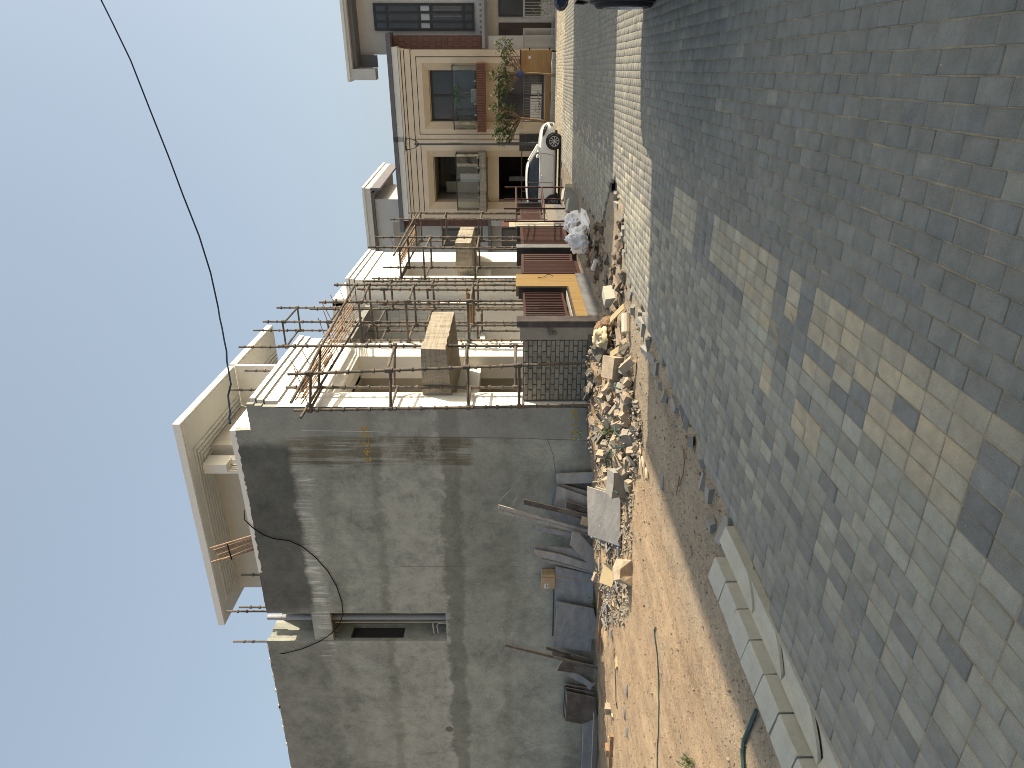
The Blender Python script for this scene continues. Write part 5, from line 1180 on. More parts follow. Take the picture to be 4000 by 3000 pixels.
def rr(a=1.0): return (random.uniform(-.7, .7)*a, random.uniform(-.7, .7)*a, random.uniform(0, 6.28))
def heap_z(x, y): return gz(x, y)
cnt = 0
for q in range(14):
    p = PT(2315+(q % 4)*8, 1905+q*15, 11.0); p = Vector((p.x, 10.15+.05*(q % 3), 0)); p.x = ray(2300, 1910+q*15).x*p.y/ray(2300, 1910+q*15).y; p.z = gz(p.x, p.y)+.05+.10*(q % 4); put(random.choice(('tan', 'grey')), p, (random.uniform(-.1, .1), random.uniform(-.1, .1), random.random()*3), 1.1)
HEAP = [(2300, 1395), (2312, 1320), (2370, 1290), (2420, 1330), (2440, 1420), (2440, 1500), (2475, 1640), (2480, 1760), (2460, 1830), (2440, 1930), (2330, 1930), (2315, 1800), (2318, 1640)]
HP = [Vector(p) for p in [(a, b, 0) for a, b in HEAP]]
while cnt < 185:
    x, y = random.uniform(2300, 2480), random.uniform(1290, 1930)
    if not inside((x, y), HP): continue
    p = G(x, y, .18 if x < 2400 else .08)
    if p.y > 12.36: p.y = 12.36-random.random()*.2
    if -4.9 < p.x < -4.2 and p.y > 12.5: continue
    r = random.random(); kd = 'tan' if r < .42 else 'grey' if r < .66 else 'lump' if r < .90 else 'dark'
    p.z = heap_z(p.x, p.y)+random.uniform(-.01, .085); put(kd, p, rr(), random.uniform(.75, 1.3)); cnt += 1
# second layer, on top of the deepest part
for k in range(46):
    x, y = random.uniform(2318, 2395), random.uniform(1400, 1900); p = G(x, y, .3)
    if p.y > 12.34: p.y = 12.34-random.random()*.15
    p.z = heap_z(p.x, p.y)+random.uniform(.07, .15); put(random.choice(('tan', 'tan', 'grey')), p, rr(), random.uniform(.9, 1.3))
for k in range(80):                                # shards beneath the slabs
    x, y = random.uniform(2335, 2428), random.uniform(2060, 2440); 
    if x > 2425-(y-2060)*.05: continue
    p = G(x, y, .05); p.y = min(p.y, YW-.35); p.z = gz(p.x, p.y)+random.uniform(.0, .07); put('shard', p, (random.uniform(-.5, .5), random.uniform(-.5, .5), random.uniform(-.4, .4)+(1.57 if random.random() < .25 else 0)), random.uniform(.5, 1.2))
for x, y in ((2393, 2362), (2412, 2368), (2432, 2330), (2330, 2255), (2322, 2570), (2402, 2590), (2335, 2890), (2350, 2920), (2360, 2800), (2335, 2760)):
    p = G(x, y); p.y = min(p.y, YW-.2); p.z = gz(p.x, p.y)+.02; put('cream', p, rr(.25), random.uniform(.8, 1.3))
def single(name, label, cat, mat, dims, p, rot, rough=.05, cut=False):
    o = chunk_mesh(*dims, rough, cut).build(name, mat, origin=(0, 0, 0)); o.location = p; o.rotation_euler = rot; return tag(o, label, cat)
def gp_(x, y, dz=0, h=0.0): p = G(x, y, h); p.z = gz(p.x, p.y)+dz; return p
single('concrete_block', 'big grey concrete block with tan top in the rubble, beside the pale slab', 'block', 'block_grey', (.40, .22, .24), gp_(2398, 1885, .17, .2), (.3, .05, .25))
single('concrete_block', 'cream concrete block lying on the bricks below the thin scaffold leg', 'block', 'brick_tan', (.34, .30, .17), gp_(2386, 1435, .22, .2), (.5, .1, .3))
single('concrete_block', 'rough tan block next to the yellow tile', 'block', 'brick_tan', (.32, .25, .25), gp_(2430, 2230, .10, .1), (.3, .3, .7), .14)
single('concrete_block', 'tan block at the front edge of the brick heap', 'block', 'brick_tan', (.34, .2, .17), gp_(2458, 1592, .06), (.1, .1, .25))
single('yellow_tile', 'flat yellowish tile piece leaning by the rough tan block', 'tile', 'yellow_tile', (.34, .24, .02), gp_(2380, 2245, .16, .1), (1.0, .25, .5), .02)
single('cement_lump', 'large dark cement lump above the brick heap by the brick wall', 'lump', 'mortar', (.34, .22, .24), gp_(2350, 1370, .17, .2), (.2, .3, .4), .28, True)
single('brick', 'whole tan brick leaning by the square black slabs', 'brick', 'brick_tan', (.30, .12, .12), gp_(2346, 2768, .06), (.05, .1, 1.2+1.57))
single('brick', 'red brick fragment on the front of the heap', 'brick', 'brick_red', (.17, .10, .05), gp_(2433, 1552, .10), (.5, .2, .4), .1, True)
for x, y, lb in ((2312, 1530, 'pale brick standing out at the top of the heap, right of the scaffold leg'), (2318, 2020, 'small cream block on the slab tops beside the long black plank'), (2326, 2255, 'small brick under the wide blue-grey slab')):
    p = G(x, y, .3); 
    if y == 2020: p = PY(2283, 2036, YW-.62); 
    single('brick', lb, 'brick', 'brick_tan', (.17, .12, .12), p if y == 2020 else gp_(x, y, .1, .1), (.2, .3, .5))
single('wood_block', 'wooden block under the left-end slabs, farther one', 'wood', 'batten_wood', (.16, .22, .12), gp_(2335, 2930, .05), (0, 0, .2)); single('wood_block', 'wooden batten lying along the wall foot under the slabs', 'wood', 'batten_wood', (1.6, .06, .06), gp_(2328, 2440, .03), (0, 0, -.05))
single('wood_block', 'wooden batten at the left frame edge below the slabs', 'wood', 'batten_wood', (1.1, .07, .07), gp_(2350, 2960, .04), (0, 0, .12)); single('wood_block', 'short reddish batten near the yellow tile', 'wood', 'batten_wood', (.7, .07, .07), gp_(2345, 2320, .04), (0, 0, .05))
# ragged paving edge: loose pavers
LP = [(2400, 770), (2405, 800), (2432, 850), (2436, 905), (2432, 930), (2446, 960), (2436, 985), (2440, 1010), (2425, 860), (2412, 720), (2462, 1150), (2470, 1210), (2490, 1240), (2500, 1262), (2508, 1290), (2525, 1320), (2528, 1345), (2522, 1375), (2545, 1400), (2560, 1440), (2575, 1500), (2592, 1540), (2630, 1580), (2655, 1612), (2668, 1640), (2735, 1880), (2768, 1930), (2775, 2050), (2815, 2078), (2830, 2060), (2690, 1720), (2730, 1800)]
for (x, y) in LP:
    p = G(x, y); p.z = max(gz(p.x, p.y), -.05)+random.uniform(.0, .03); put('paver', p, (random.uniform(-.35, .35), random.uniform(-.35, .35), random.uniform(-.5, .5)+random.choice((0, 1.57))), random.uniform(.85, 1.05))
for k in range(95):
    x, y = random.uniform(2285, 2440), random.uniform(860, 1290)
    p = G(x, y)
    if p.x < XC+.25 or (p.x > edge_x(p.y)+.05 and not inside((p.x, p.y), HOLE)): continue
    p.z = gz(p.x, p.y)+random.uniform(-.01, .03); put('mud', p, rr(), random.uniform(.4, 1.3))
# pebbles and crumbs over the dirt (uncountable)
pm = MB(); bmq = bmesh.new(); bmesh.ops.create_icosphere(bmq, subdivisions=1, radius=1); bv = [v.co.copy() for v in bmq.verts]; bf = [tuple(v.index for v in f.verts) for f in bmq.faces]; bmq.free()
for k in range(15000):
    x = random.uniform(-13, -2.9); y = random.uniform(1.5, 14 if k % 4 else 24)
    if x > edge_x(y)+.02 and not inside((x, y), HOLE): continue
    if y > YW-.05 and x < -4.4: continue
    s = random.uniform(.0035, .010)*(1+1.6*(random.random() < .03)); q = Vector((x, y, gz(x, y)+s*.25)); e = Euler((random.random()*6, random.random()*6, random.random()*6)).to_matrix()
    pm.add([q+e @ Vector((v.x*s*1.3, v.y*s, v.z*s*.75)) for v in bv], bf)
tag(pm.build('pebbles', 'pebble'), kind='stuff')
gm_ = MB(); cv = [(-1, -1, -1), (1, -1, -.8), (.9, 1, -1), (-1, .8, -.9), (-.8, -.9, .8), (.8, -.7, 1), (1, .9, .7), (-.9, 1, .9)]; cf_ = [(0, 3, 2, 1), (4, 5, 6, 7), (0, 1, 5, 4), (1, 2, 6, 5), (2, 3, 7, 6), (3, 0, 4, 7)]
cnt = 0
while cnt < 2600:                                      # mortar crumbs and brick dust through the heap
    x, y = random.uniform(2296, 2492), random.uniform(1290, 2440)
    if y < 1930 and not inside((x, y), HP): continue
    if y >= 1930 and not 2310 < x < 2445-(y-1930)*.05: continue
    p = G(x, y, .1); p.y = min(p.y, YW-.06)
    if p.x > -4.9 and p.y > YB1-.3: continue
    s = random.uniform(.006, .024)*(1.5 if random.random() < .12 else 1); e = Euler((random.random()*6, random.random()*6, random.random()*6)).to_matrix(); q = Vector((p.x, p.y, gz(p.x, p.y)+s*.4+random.random()*(.07 if y < 1930 else .01))); cnt += 1
    gm_.add([q+e @ Vector((v[0]*s*1.2, v[1]*s*.8, v[2]*s*.6)) for v in cv], cf_)
tag(gm_.build('rubble_crumbs', 'brick_grey'), kind='stuff')
# loose kerb stone lying in the mud
lk = copy_thing(k0, gp_(2395, 1150, -.02), (0, 0, 0)); lk.location = gp_(2392, 1165, .02); lk.rotation_euler = (.05, -.15, -.5); lk.scale = (1.0, 1.15, 1.1); tag(lk, 'loose kerb stone lying in the mud before the wood-clad wall', 'kerb stone'); 
if 'group' in lk: del lk['group']
lj = []
for i, (x, y) in enumerate(((2228, 718), (2234, 732), (2240, 744), (2247, 757), (2254, 772))):
    o = copy_thing(k0, (0, 0, 0)); o.location = gp_(x, y, .05); o.rotation_euler = (random.uniform(-.1, .1), 0, .3+random.uniform(-.1, .1)); o.scale = (1.6, 1.6, 1.4); tag(o, 'kerb stone in the short loose row at the road end beside the steel rack', 'kerb stone', 'loose row of kerb stones')
for i in range(4):
    o = MB(); o.tube([gp_(2215+i*5, 785+i*3, .06+.05*i), gp_(2236+i*4, 803+i*3, .06+.04*i)], .06, 8); ob = o.build('clay_pipe', 'brick_tan', origin=gp_(2225, 790)); tag(ob, 'short tan pipe in the pile behind the steel rack', 'pipe', 'tan pipes behind the rack')
for i in range(7):
    p = gp_(2236+random.uniform(-14, 14), 815+random.uniform(-14, 14), .06); o = single('broken_brick', 'orange brick piece in the small pile under the steel rack', 'broken brick', 'brick_red', (.2, .12, .08), p, rr()); o['group'] = 'orange bricks under the rack'
# ---------------------------------------------------------------- sacks, plastic, hoses, sticks
def crumple(name, label, cat, mat, p, sx, sy, sz, rot=0, seed=0, am=.35):
    bm = bmesh.new(); bmesh.ops.create_icosphere(bm, subdivisions=4, radius=1)
    for v in bm.verts:
        d = v.co.normalized(); n = noise.noise(d*1.6+Vector((seed, 0, 0)))*am+abs(noise.noise(d*3.6+Vector((0, seed, 0))))*am*.9-abs(noise.noise(d*7+Vector((0, 0, seed))))*am*.45
        v.co = Vector((d.x*sx, d.y*sy, max(d.z, -.45)*sz))*(1+n)
    m = MB(); bm.verts.index_update(); m.v = [v.co.copy() for v in bm.verts]; m.f = [tuple(v.index for v in f.verts) for f in bm.faces]; bm.free()
    o = m.build(name, mat, origin=(0, 0, 0), smooth=True); smart_smooth(o, 40); o.location = p; o.rotation_euler = (0, 0, rot); return tag(o, label, cat)
def at_z(x, y, z): p = G(x, y, z); return p
crumple('plastic_sack', 'crumpled white sack at the top of the sack heap against the red gate', 'sack', 'white_plastic', gp_(2262, 930, .42, .4), .22, .22, .23, .4, 1)
crumple('plastic_sack', 'largest crumpled white sack in front of the red gate', 'sack', 'white_plastic', gp_(2285, 935, .18, .1), .31, .27, .29, 1.2, 2)
crumple('plastic_sack', 'white sack at the road side of the heap by the red gate', 'sack', 'white_plastic', gp_(2298, 930, .10), .22, .22, .18, 2.2, 3)
crumple('plastic_sack', 'flat white plastic sheet trailing from the sack heap', 'sack', 'white_plastic', gp_(2288, 868, .04), .16, .95, .10, -.08, 4)
crumple('plastic_sack', 'printed whitish sack next to the plastered pillar', 'sack', 'white_plastic', gp_(2262, 870, .12), .28, .45, .26, .2, 5)
crumple('cement_sack', 'torn yellowish sack on the heap below the brick wall', 'sack', 'yellow_sack', gp_(2352, 1322, .22, .2), .19, .14, .15, .5, 6)
crumple('dry_bundle', 'brown dry straw lump beside the torn yellowish sack', 'lump', 'bark', gp_(2370, 1300, .15, .1), .24, .2, .18, .5, 7)
def bent_strip(name, label, mat, pts, wdt, cat):
    m = MB(); pts = [Vector(p) for p in pts]
    for i in range(len(pts)-1):
        a, b = pts[i], pts[i+1]; s_ = (b-a).cross(Vector((0, 0, 1))).normalized()*wdt/2; s2 = s_
        m.prism([a-s_, a+s_, b+s2, b-s2], (0, 0, .012))
    o = m.build(name, mat, origin=pts[0]); return tag(o, label, cat)
bent_strip('plastic_strip', 'long pale plastic strip twisted on the sand near the yellowish sack', 'yellow_tile', [gp_(2434, 1197, .05), gp_(2418, 1250, .12), gp_(2400, 1290, .08), gp_(2393, 1318, .1)], .10, 'strip')
bent_strip('plastic_strip', 'short pale green strip at the front of the brick heap', 'yellow_tile', [gp_(2427, 1358, .08), gp_(2412, 1385, .14), gp_(2408, 1402, .1)], .10, 'strip')
o = MB(); a, b = gp_(2450, 1225, .06), gp_(2452, 1298, .06); o.tube([a, a.lerp(b, .2), b], .07, 10); tag(o.build('crushed_pipe', 'pvc_cream', origin=a), 'crushed pale green pipe piece on the sand near the paving edge', 'pipe')
def wire_obj(name, label, cat, mat, pts, r): o = MB(); o.tube(pts, r, 6); return tag(o.build(name, mat, origin=pts[0]), label, cat)
hz = [(2560, 2450), (2552, 2462), (2554, 2500), (2556, 2560), (2560, 2650), (2566, 2760), (2566, 2860), (2558, 2920), (2560, 3030)]
wire_obj('garden_hose', 'thin dark green hose lying straight along the sunny dirt', 'hose', 'hose_green', [gp_(x, y, .012) for x, y in hz], .008)
hz = [(2952, 2775), (2935, 2805), (2914, 2850), (2900, 2890), (2896, 2940), (2902, 3040)]
wire_obj('garden_hose', 'thick green hose curving in the mud behind the kerb stones', 'hose', 'hose_green', [gp_(x, y, .02) for x, y in hz], .016)
for pts, lb in (([(2400, 1665), (2410, 1690), (2420, 1710)], 'green hose piece in the middle of the brick heap'), ([(2382, 1735), (2405, 1750), (2440, 1745)], 'green hose piece by the dark tile in the heap'), ([(2368, 1828), (2372, 1790), (2385, 1755), (2398, 1790), (2392, 1830), (2378, 1838)], 'looped green hose beside the big grey block'), ([(2394, 1880), (2396, 1905), (2410, 1928)], 'green hose end below the big grey block'), ([(2402, 1496), (2408, 1512), (2420, 1522)], 'pale green hose end at the front of the heap')):
    wire_obj('hose_piece', lb, 'hose', 'hose_green', [gp_(x, y, .22+.04*(i % 2), .2) for i, (x, y) in enumerate(pts)], .014)
wire_obj('steel_cable', 'dark cable lying in the dust below the slabs', 'cable', 'black_cable', [gp_(x, y, .012) for x, y in ((2386, 2530), (2387, 2600), (2386, 2680), (2386, 2740), (2392, 2768))], .007)
for i, pts in enumerate((((2658, 1760), (2668, 1800), (2664, 1850), (2640, 1900)), ((2655, 1740), (2672, 1790)), ((2648, 1860), (2630, 1935)))): wire_obj('dry_twig', 'thin dry twig on the shaded sand', 'twig', 'bark', [gp_(x, y, .02) for x, y in pts], .006)['group'] = 'dry twigs on the sand'
for i, (x, y, x2, y2, lb) in enumerate(((2498, 1728, 2506, 1850, 'long splintered pale wood strip on the dirt edge'), (2512, 1785, 2518, 1830, 'short splintered wood beside the long strip'), (2497, 1762, 2494, 1790, 'pale wood splinter touching the long strip'), (2472, 1650, 2463, 1740, 'pale wood splinter along the front of the brick heap'), (2524, 1830, 2530, 1868, 'thin pale splinter farthest out on the dirt'))):
    a, b = gp_(x, y, .03), gp_(x2, y2, .03); o = MB(); d = (b-a); s_ = Vector((-d.y, d.x, 0)).normalized()
    o.prism([a-s_*.012, a+s_*.02, a.lerp(b, .4)+s_*.045, a.lerp(b, .7)+s_*.03, b, a.lerp(b, .6)-s_*.03], (0, 0, .015)); tag(o.build('wood_splinter', 'wood_splinter', origin=a), lb, 'wood splinter')
for x, y, r, lb in ((2415, 2395, .1, 'dark stone shard on the dirt, right of the dusty cable'), (2380, 2470, .2, 'long pointed stone shard near the slab foot'), (2443, 2690, .1, 'small square stone chip on the sunny dirt'), (2440, 2850, .15, 'narrow stone chip on the sunny dirt'), (2425, 2780, .0, 'half-buried flat chip on the sunny dirt'), (2578, 1878, .3, 'blue-grey tile shard on the shade line')):
    single('stone_chip', lb, 'stone chip', 'slab_pale', (.20, .10, .02), gp_(x, y, .012), (.05, .08, r+.4), .12, True)
def weed(p, label, n, h):
    o = empty('weed', p, label, 'weed'); m = MB(); s_ = MB()
    for k in range(n):
        b = p+Vector((random.uniform(-.05, .05), random.uniform(-.05, .05), 0)); t_ = b+Vector((random.uniform(-h, h)*.6, random.uniform(-h, h)*.6, h*random.uniform(.4, 1))); s_.tube([b, t_], .003, 4)
        for q in range(5):
            c = b.lerp(t_, .3+.7*random.random()); d = Vector((random.uniform(-1, 1), random.uniform(-1, 1), random.uniform(-.1, .8))).normalized()*h*.3; w_ = d.cross(Vector((0, .3, 1))).normalized()*h*.06; m.add([c, c+d*.5+w_, c+d, c+d*.5-w_], [(0, 1, 2, 3)])
    m.build('leaves', 'weed_green', o); s_.build('stems', 'weed_green', o)
weed(gp_(2695, 2985), 'green weed on the dirt at the left frame edge', 14, .16); weed(gp_(2400, 1690, .2, .2), 'green weed growing in the brick heap', 16, .22); weed(gp_(2378, 1810, .1, .1), 'small weed beside the looped green hose', 12, .16); weed(gp_(2318, 2355, .05), 'grass tuft at the foot of the wide blue-grey slab', 14, .16); weed(gp_(2325, 1690, .3, .2), 'tiny pale weed at the wall above the heap', 8, .14); weed(gp_(2380, 1245, .05), 'yellowish weed at the granite base corner', 8, .12)
# shovel-like bar in the mud
a, b = gp_(2330, 955, .06), gp_(2310, 1045, .05); o = empty('shovel', a, 'muddy shovel lying before the granite pillar', 'shovel'); m = MB(); m.tube([a, b], .016, 7); m.build('handle', 'grey_steel', o); m = MB(); d = (a-b).normalized(); s_ = Vector((-d.y, d.x, 0)); m.prism([a-s_*.09, a+s_*.09, a+d*.16+s_*.08, a+d*.24, a+d*.16-s_*.08], (0, 0, .02)); m.build('blade', 'block_grey', o)
a, b = gp_(2328, 1018, .06), gp_(2322, 1052, .06); m = MB(); m.tube([a, b], .05, 10); tag(m.build('white_pipe', 'white_plastic', origin=a), 'short white plastic pipe in the mud beside the shovel', 'pipe')
# ---------------------------------------------------------------- wires
px = [(395, 0), (440, 90), (510, 235), (588, 434), (660, 615), (714, 760), (778, 922), (823, 1067), (852, 1200), (858, 1240), (868, 1284), (876, 1330), (885, 1372), (886, 1410), (893, 1450), (902, 1500), (891, 1545), (896, 1590), (900, 1612), (895, 1630), (899, 1654)]
pts = [PT(x, y, 20.5-6.0*((i/(len(px)-1))**.8)) for i, (x, y) in enumerate(px)]
e0 = pts[0]; far_end = Vector((8.4, 14.75, 9.9)); pre = [far_end.lerp(e0, k/6)+Vector((0, 0, -.5*(k/6)*(1-k/6)*2)) for k in range(6)]
ov = empty('overhead_wire', pts[-1], 'dark overhead wire sagging from the upper right to the white parapet corner', 'wire')
m = MB(); m.tube(pre+pts, .022, 6); m.build('strand', 'navy_wire', ov); m = MB(); m.tube([(8.4, 14.75, 6.6), (8.4, 14.75, 10.0)], .03, 8); m.build('roof_post', 'lamp_grey', ov)
px = [(946, 2005), (955, 2030), (985, 2060), (1030, 2090), (1070, 2104), (1130, 2112), (1180, 2135), (1230, 2175), (1280, 2230), (1315, 2290), (1335, 2350), (1340, 2400), (1325, 2440), (1295, 2475), (1250, 2505), (1180, 2535), (1110, 2553), (1050, 2562)]
pts = [PY(x, y, YW-.03) for x, y in px]; pts[0].y += .12; pts[-1].y += .12
wire_obj('hanging_cable', 'black cable drooping in a long curve down the bare wall past the shaft', 'cable', 'black_cable', pts, .011)
# ================================================================ cars
def car(name, label, paint, M, dark=False, my=.985):
    """hatch-backed saloon, x forward, y left, z up, about 4 m long"""
    loc = M @ Vector((0, 0, 0)); o = empty(name, loc, label, 'car')
    # body shell: stations along x; each a half section (y, z)
    def sec(hw, zb, zs, zt, top):   # half width, sill, shoulder, deck edge, centre deck
        return [(hw*.80, zb), (hw*.97, zb+.06), (hw, zb+.28), (hw*.99, zs-.10), (hw*.955, zs), (hw*.86, zt-.01), (hw*.45, top), (0, top+.004)]
    ST_ = [(-1.98, .60, .34, .74, .80, .80), (-1.93, .76, .26, .84, .93, .94), (-1.70, .83, .22, .92, .98, .98), (-1.25, .865, .20, .95, .985, .985), (-.6, .875, .19, .94, .96, .96), (0, .875, .19, .92, .94, .94), (.55, .875, .19, .905, .925, .935), (.95, .87, .20, .90, .93, .955), (1.35, .86, .21, .86, .90, .93), (1.65, .835, .22, .80, .85, .885), (1.86, .77, .24, .70, .76, .80), (1.97, .66, .27, .56, .62, .66), (2.02, .50, .30, .48, .52, .54)]
    m = MB(); rings = []
    for (x, *p) in ST_:
        h = sec(*p); rings.append([(x, y, z) for y, z in h]+[(x, -y, z) for y, z in h[-2::-1]])
    n = len(rings[0]); vs = [M @ Vector(p) for r_ in rings for p in r_]; fs = []
    for i in range(len(rings)-1):
        for k in range(n-1): fs.append((i*n+k, i*n+k+1, (i+1)*n+k+1, (i+1)*n+k))
        fs.append((i*n+n-1, i*n, (i+1)*n, (i+1)*n+n-1))
    fs += [tuple(range(n)), tuple((len(rings)-1)*n+k for k in range(n-1, -1, -1))]
    m.add(vs, fs); b = m.build('body', paint, o); md = b.modifiers.new('s', 'SUBSURF'); md.levels = md.render_levels = 2; b.data.polygons.foreach_set('use_smooth', [True]*len(b.data.polygons))
    # cabin: glass house and roof
    GH = [(-1.86, .70, .96, .50, 1.02), (-1.55, .76, .95, .62, 1.34), (-1.1, .79, .95, .66, 1.46), (-.3, .80, .93, .67, 1.485), (.28, .79, .93, .65, 1.43), (.62, .77, .93, .66, 1.22), (1.02, .70, .95, .64, .98)]
    m = MB(); vs = []; fs = []
    for (x, yb, zb, yt, zt) in GH: vs += [M @ Vector(p) for p in ((x, yb, zb-.05), (x, yt, zt-.035), (x, yt*.7, zt), (x, -yt*.7, zt), (x, -yt, zt-.035), (x, -yb, zb-.05))]
    for i in range(len(GH)-1):
        for k in range(5): fs.append((i*6+k, i*6+k+1, i*6+7+k, i*6+6+k))
    fs += [(0, 1, 2, 3, 4, 5), tuple(36+k for k in range(6))]
    m.add(vs, fs); g_ = m.build('windows', 'car_glass', o); md = g_.modifiers.new('s', 'SUBSURF'); md.levels = md.render_levels = 2; smart_smooth(g_, 60)
    RF = [(-1.80, .56, 1.13), (-1.62, .60, 1.33), (-1.2, .655, 1.455), (-.3, .675, 1.50), (.2, .66, 1.465), (.40, .645, 1.40)]
    m = MB(); vs = []; fs = []
    for (x, y, z) in RF: vs += [M @ Vector(p) for p in ((x, y+.035, z-.075), (x, y-.02, z-.01), (x, y*.5, z+.018), (x, -y*.5, z+.018), (x, -y+.02, z-.01), (x, -y-.035, z-.075), (x, -y*.9, z-.09), (x, y*.9, z-.09))]
    for i in range(len(RF)-1):
        for k in range(8): fs.append((i*8+k, i*8+(k+1) % 8, i*8+8+(k+1) % 8, i*8+8+k))
    fs += [tuple(range(8)), tuple(40+k for k in range(8))]
    m.add(vs, fs); r_ = m.build('roof', paint, o); md = r_.modifiers.new('s', 'SUBSURF'); md.levels = md.render_levels = 1; smart_smooth(r_, 60)
    for sgn in (1, -1):
        def T(x, y, z): return M @ Vector((x, y*sgn, z))
        m = MB(); m.tube([T(.40, .67, 1.36), T(.66, .735, 1.20), T(1.08, .80, .94)], .036, 6); m.build('pillar', paint if not dark else paint, o)
        m = MB(); m.tube([T(-1.62, .63, 1.30), T(-1.80, .74, 1.05), T(-1.72, .82, .95)], .085, 8); m.build('rear_pillar', paint, o)
        m = MB(); m.tube([T(-.42, .705, 1.39), T(-.42, .815, .95)], .03, 6); m.build('door_pillar', 'car_trim', o)
        m = MB(); m.tube([T(1.02, .835, .925), T(.2, .862, .935), T(-.8, .862, .955), T(-1.6, .82, .975)], .012, 6); m.build('window_trim', 'car_trim', o)
        m = MB(); m.tube([T(.80, .845, .90), T(.78, .880, .70), T(.72, .882, .38), T(.62, .868, .27)], .006, 5); m.tube([T(-.42, .866, .93), T(-.40, .884, .70), T(-.42, .878, .28)], .006, 5); m.tube([T(-1.36, .85, .93), T(-1.22, .88, .75), T(-1.02, .88, .55), T(-.98, .872, .30)], .006, 5); m.build('door_gap', 'car_trim', o)
        m = MB(); m.tube([T(.60, .880, .30), T(0, .884, .285), T(-.85, .882, .30)], .014, 6); m.build('sill_trim', 'chrome', o)
        for x in (-.2, -1.12): m = MB(); m.tube([T(x+.10, .884, .80), T(x+.06, .915, .805), T(x-.06, .915, .81), T(x-.10, .884, .812)], .016, 6); m.build('door_handle', 'chrome', o)
        m = MB(); m.lathe([(.02, -.07), (.085, -.06), (.105, 0), (.09, .05), (.03, .07)], (0, 0, 0), 12, M @ Matrix.Translation((.68, sgn*my, 1.0)) @ Matrix.Rotation(R(90), 4, 'Y') @ Matrix.Diagonal((.7, 1.15, 1, 1))); q = m.build('wing_mirror', paint if not dark else 'car_trim', o); smart_smooth(q, 50)
        f = MB(); f.lathe([(.0, .0), (.085, .0), (.08, -.01)], (0, 0, 0), 12, M @ Matrix.Translation((.60, sgn*my, 1.0)) @ Matrix.Rotation(R(90), 4, 'Y') @ Matrix.Diagonal((.66, 1.1, 1, 1))); f.build('mirror_glass', 'mirror_glass', q)
        m = MB(); m.tube([T(.70, .83, .94), T(.68, my-.05, .95)], .025, 6); m.build('mirror_arm', 'car_trim', o)
        m = MB(); m.add([T(1.42, .848, .80), T(1.62, .826, .80), T(1.83, .745, .74), T(1.93, .62, .66), T(1.955, .58, .60), T(1.90, .70, .58), T(1.75, .80, .62), T(1.55, .845, .70)], [tuple(range(8))]); m2 = MB(); n3 = (M.to_3x3() @ Vector((.35, sgn, .15))).normalized()*.03; m2.prism([p+n3*.3 for p in m.v], n3*.6); m2.build('headlight', 'car_trim', o)
        m = MB(); m.lathe([(0, .02), (.05, .02), (.06, 0)], (0, 0, 0), 14, M @ Matrix.Translation((1.80, sgn*.775, .685)) @ Matrix.Rotation(R(75*sgn), 4, 'Z') @ Matrix.Rotation(R(90), 4, 'Y') @ Matrix.Diagonal((.8, 1.5, 1, 1))); m.build('headlight_lens', 'chrome', o)
        m = MB(); c = [T(1.90, .70, .34), T(1.97, .60, .36), T(1.98, .58, .52), T(1.90, .71, .48)]; m.prism([p+n3*.2 for p in c], n3); m.build('bumper_vent', 'car_trim', o)
        m = MB(); m.prism([T(-1.97, .55, .75), T(-1.90, .78, .78), T(-1.86, .78, .92), T(-1.95, .55, .90)], M.to_3x3() @ Vector((-.03, .02*sgn, 0))); m.build('tail_light', 'orange_paint', o)
        for x in (1.27, -1.26):
            A_ = M @ Matrix.Translation((x, sgn*.80, .305)) @ Matrix.Rotation(R(-90*sgn), 4, 'X')
            m = MB(); m.lathe([(.05, .0), (.355, .0), (.355, .077), (.345, .079)], (0, 0, 0), 28, A_); m.build('wheel_arch', 'car_trim', o); A_ = A_ @ Matrix.Translation((0, 0, .032))
            m = MB(); m.lathe([(.20, -.1), (.285, -.10), (.305, -.08), (.305, .075), (.29, .098), (.215, .102), (.205, .09), (.20, .03)], (0, 0, 0), 28, A_); w_ = m.build('wheel', 'tyre_rubber', o); smart_smooth(w_, 40)
            m = MB(); m.lathe([(.185, .06), (.198, .102), (.212, .105), (.209, .09)], (0, 0, 0), 28, A_, False)
            m.lathe([(.0, .075), (.045, .085), (.05, .06)], (0, 0, 0), 12, A_)
            for k in range(9):
                a = 6.2832*k/9; m.prism([A_ @ Vector((.04*math.cos(a+.3), .04*math.sin(a+.3), .07)), A_ @ Vector((.195*math.cos(a+.10), .195*math.sin(a+.10), .088)), A_ @ Vector((.195*math.cos(a-.10), .195*math.sin(a-.10), .088)), A_ @ Vector((.04*math.cos(a-.3), .04*math.sin(a-.3), .07))], A_.to_3x3() @ Vector((0, 0, -.02)))
            m.build('rim', 'alloy', w_)
    m = MB(); c = [M @ Vector(p) for p in ((2.0, .42, .34), (2.0, -.42, .34), (2.015, -.40, .50), (2.015, .40, .50))]; m.prism(c, M.to_3x3() @ Vector((.025, 0, 0))); m.build('grille', 'car_trim', o)
    m = MB(); m.prism([M @ Vector(p) for p in ((-2.0, .26, .60), (-2.0, -.26, .60), (-2.0, -.26, .71), (-2.0, .26, .71))], M.to_3x3() @ Vector((-.012, 0, 0))); m.build('number_plate', 'white_tile', o)
    m = MB(); m.box(-1.6, 1.7, -.7, .7, .16, .24, M); m.build('underbody', 'car_trim', o)
    return o
sc_ = .86
cf, cr = G(2193, 552), G(2187, 792)
dv = (cr-cf); dv.z = 0; ax = (-dv).normalized(); sc_ = dv.length/2.53; ay = Vector((-ax.y, ax.x, 0))       # nose towards the right of the street
mid = (cf+cr)/2-ax*.005+ay*(.88*sc_)
MC = Matrix(((ax.x*sc_, ay.x*sc_, 0, mid.x), (ax.y*sc_, ay.y*sc_, 0, mid.y), (0, 0, sc_, 0.0), (0, 0, 0, 1)))
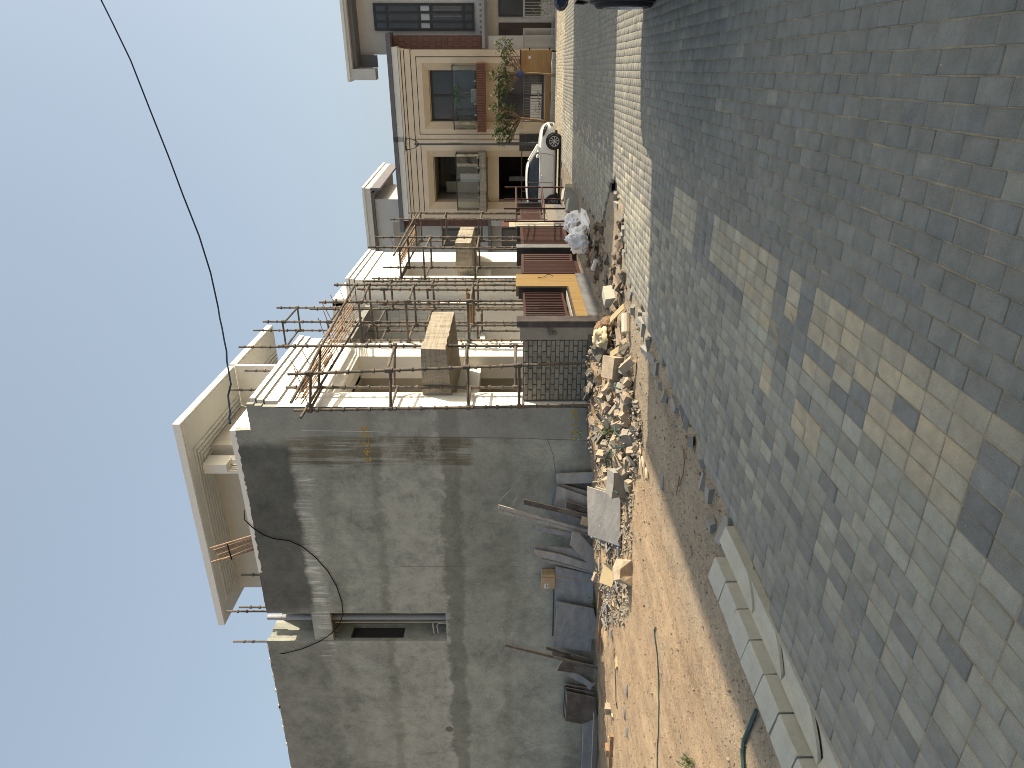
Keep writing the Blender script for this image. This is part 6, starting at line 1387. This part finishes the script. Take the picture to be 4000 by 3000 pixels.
car('parked_car', 'white hatchback car parked across the end of the street', 'car_white', MC)
MK = Matrix(((0, -.95, 0, 1.58), (1.15, 0, 0, 8.35), (0, 0, 1.18, 0), (0, 0, 0, 1)))
car('parked_car', 'black car cut off by the right-hand frame edge', 'car_black', MK, True, .90)
print('CAR', sc_, mid)
# ================================================================ tidy
for ob in list(SC.objects):
    for k in ('_w', '_new'):
        if k in ob: del ob[k]
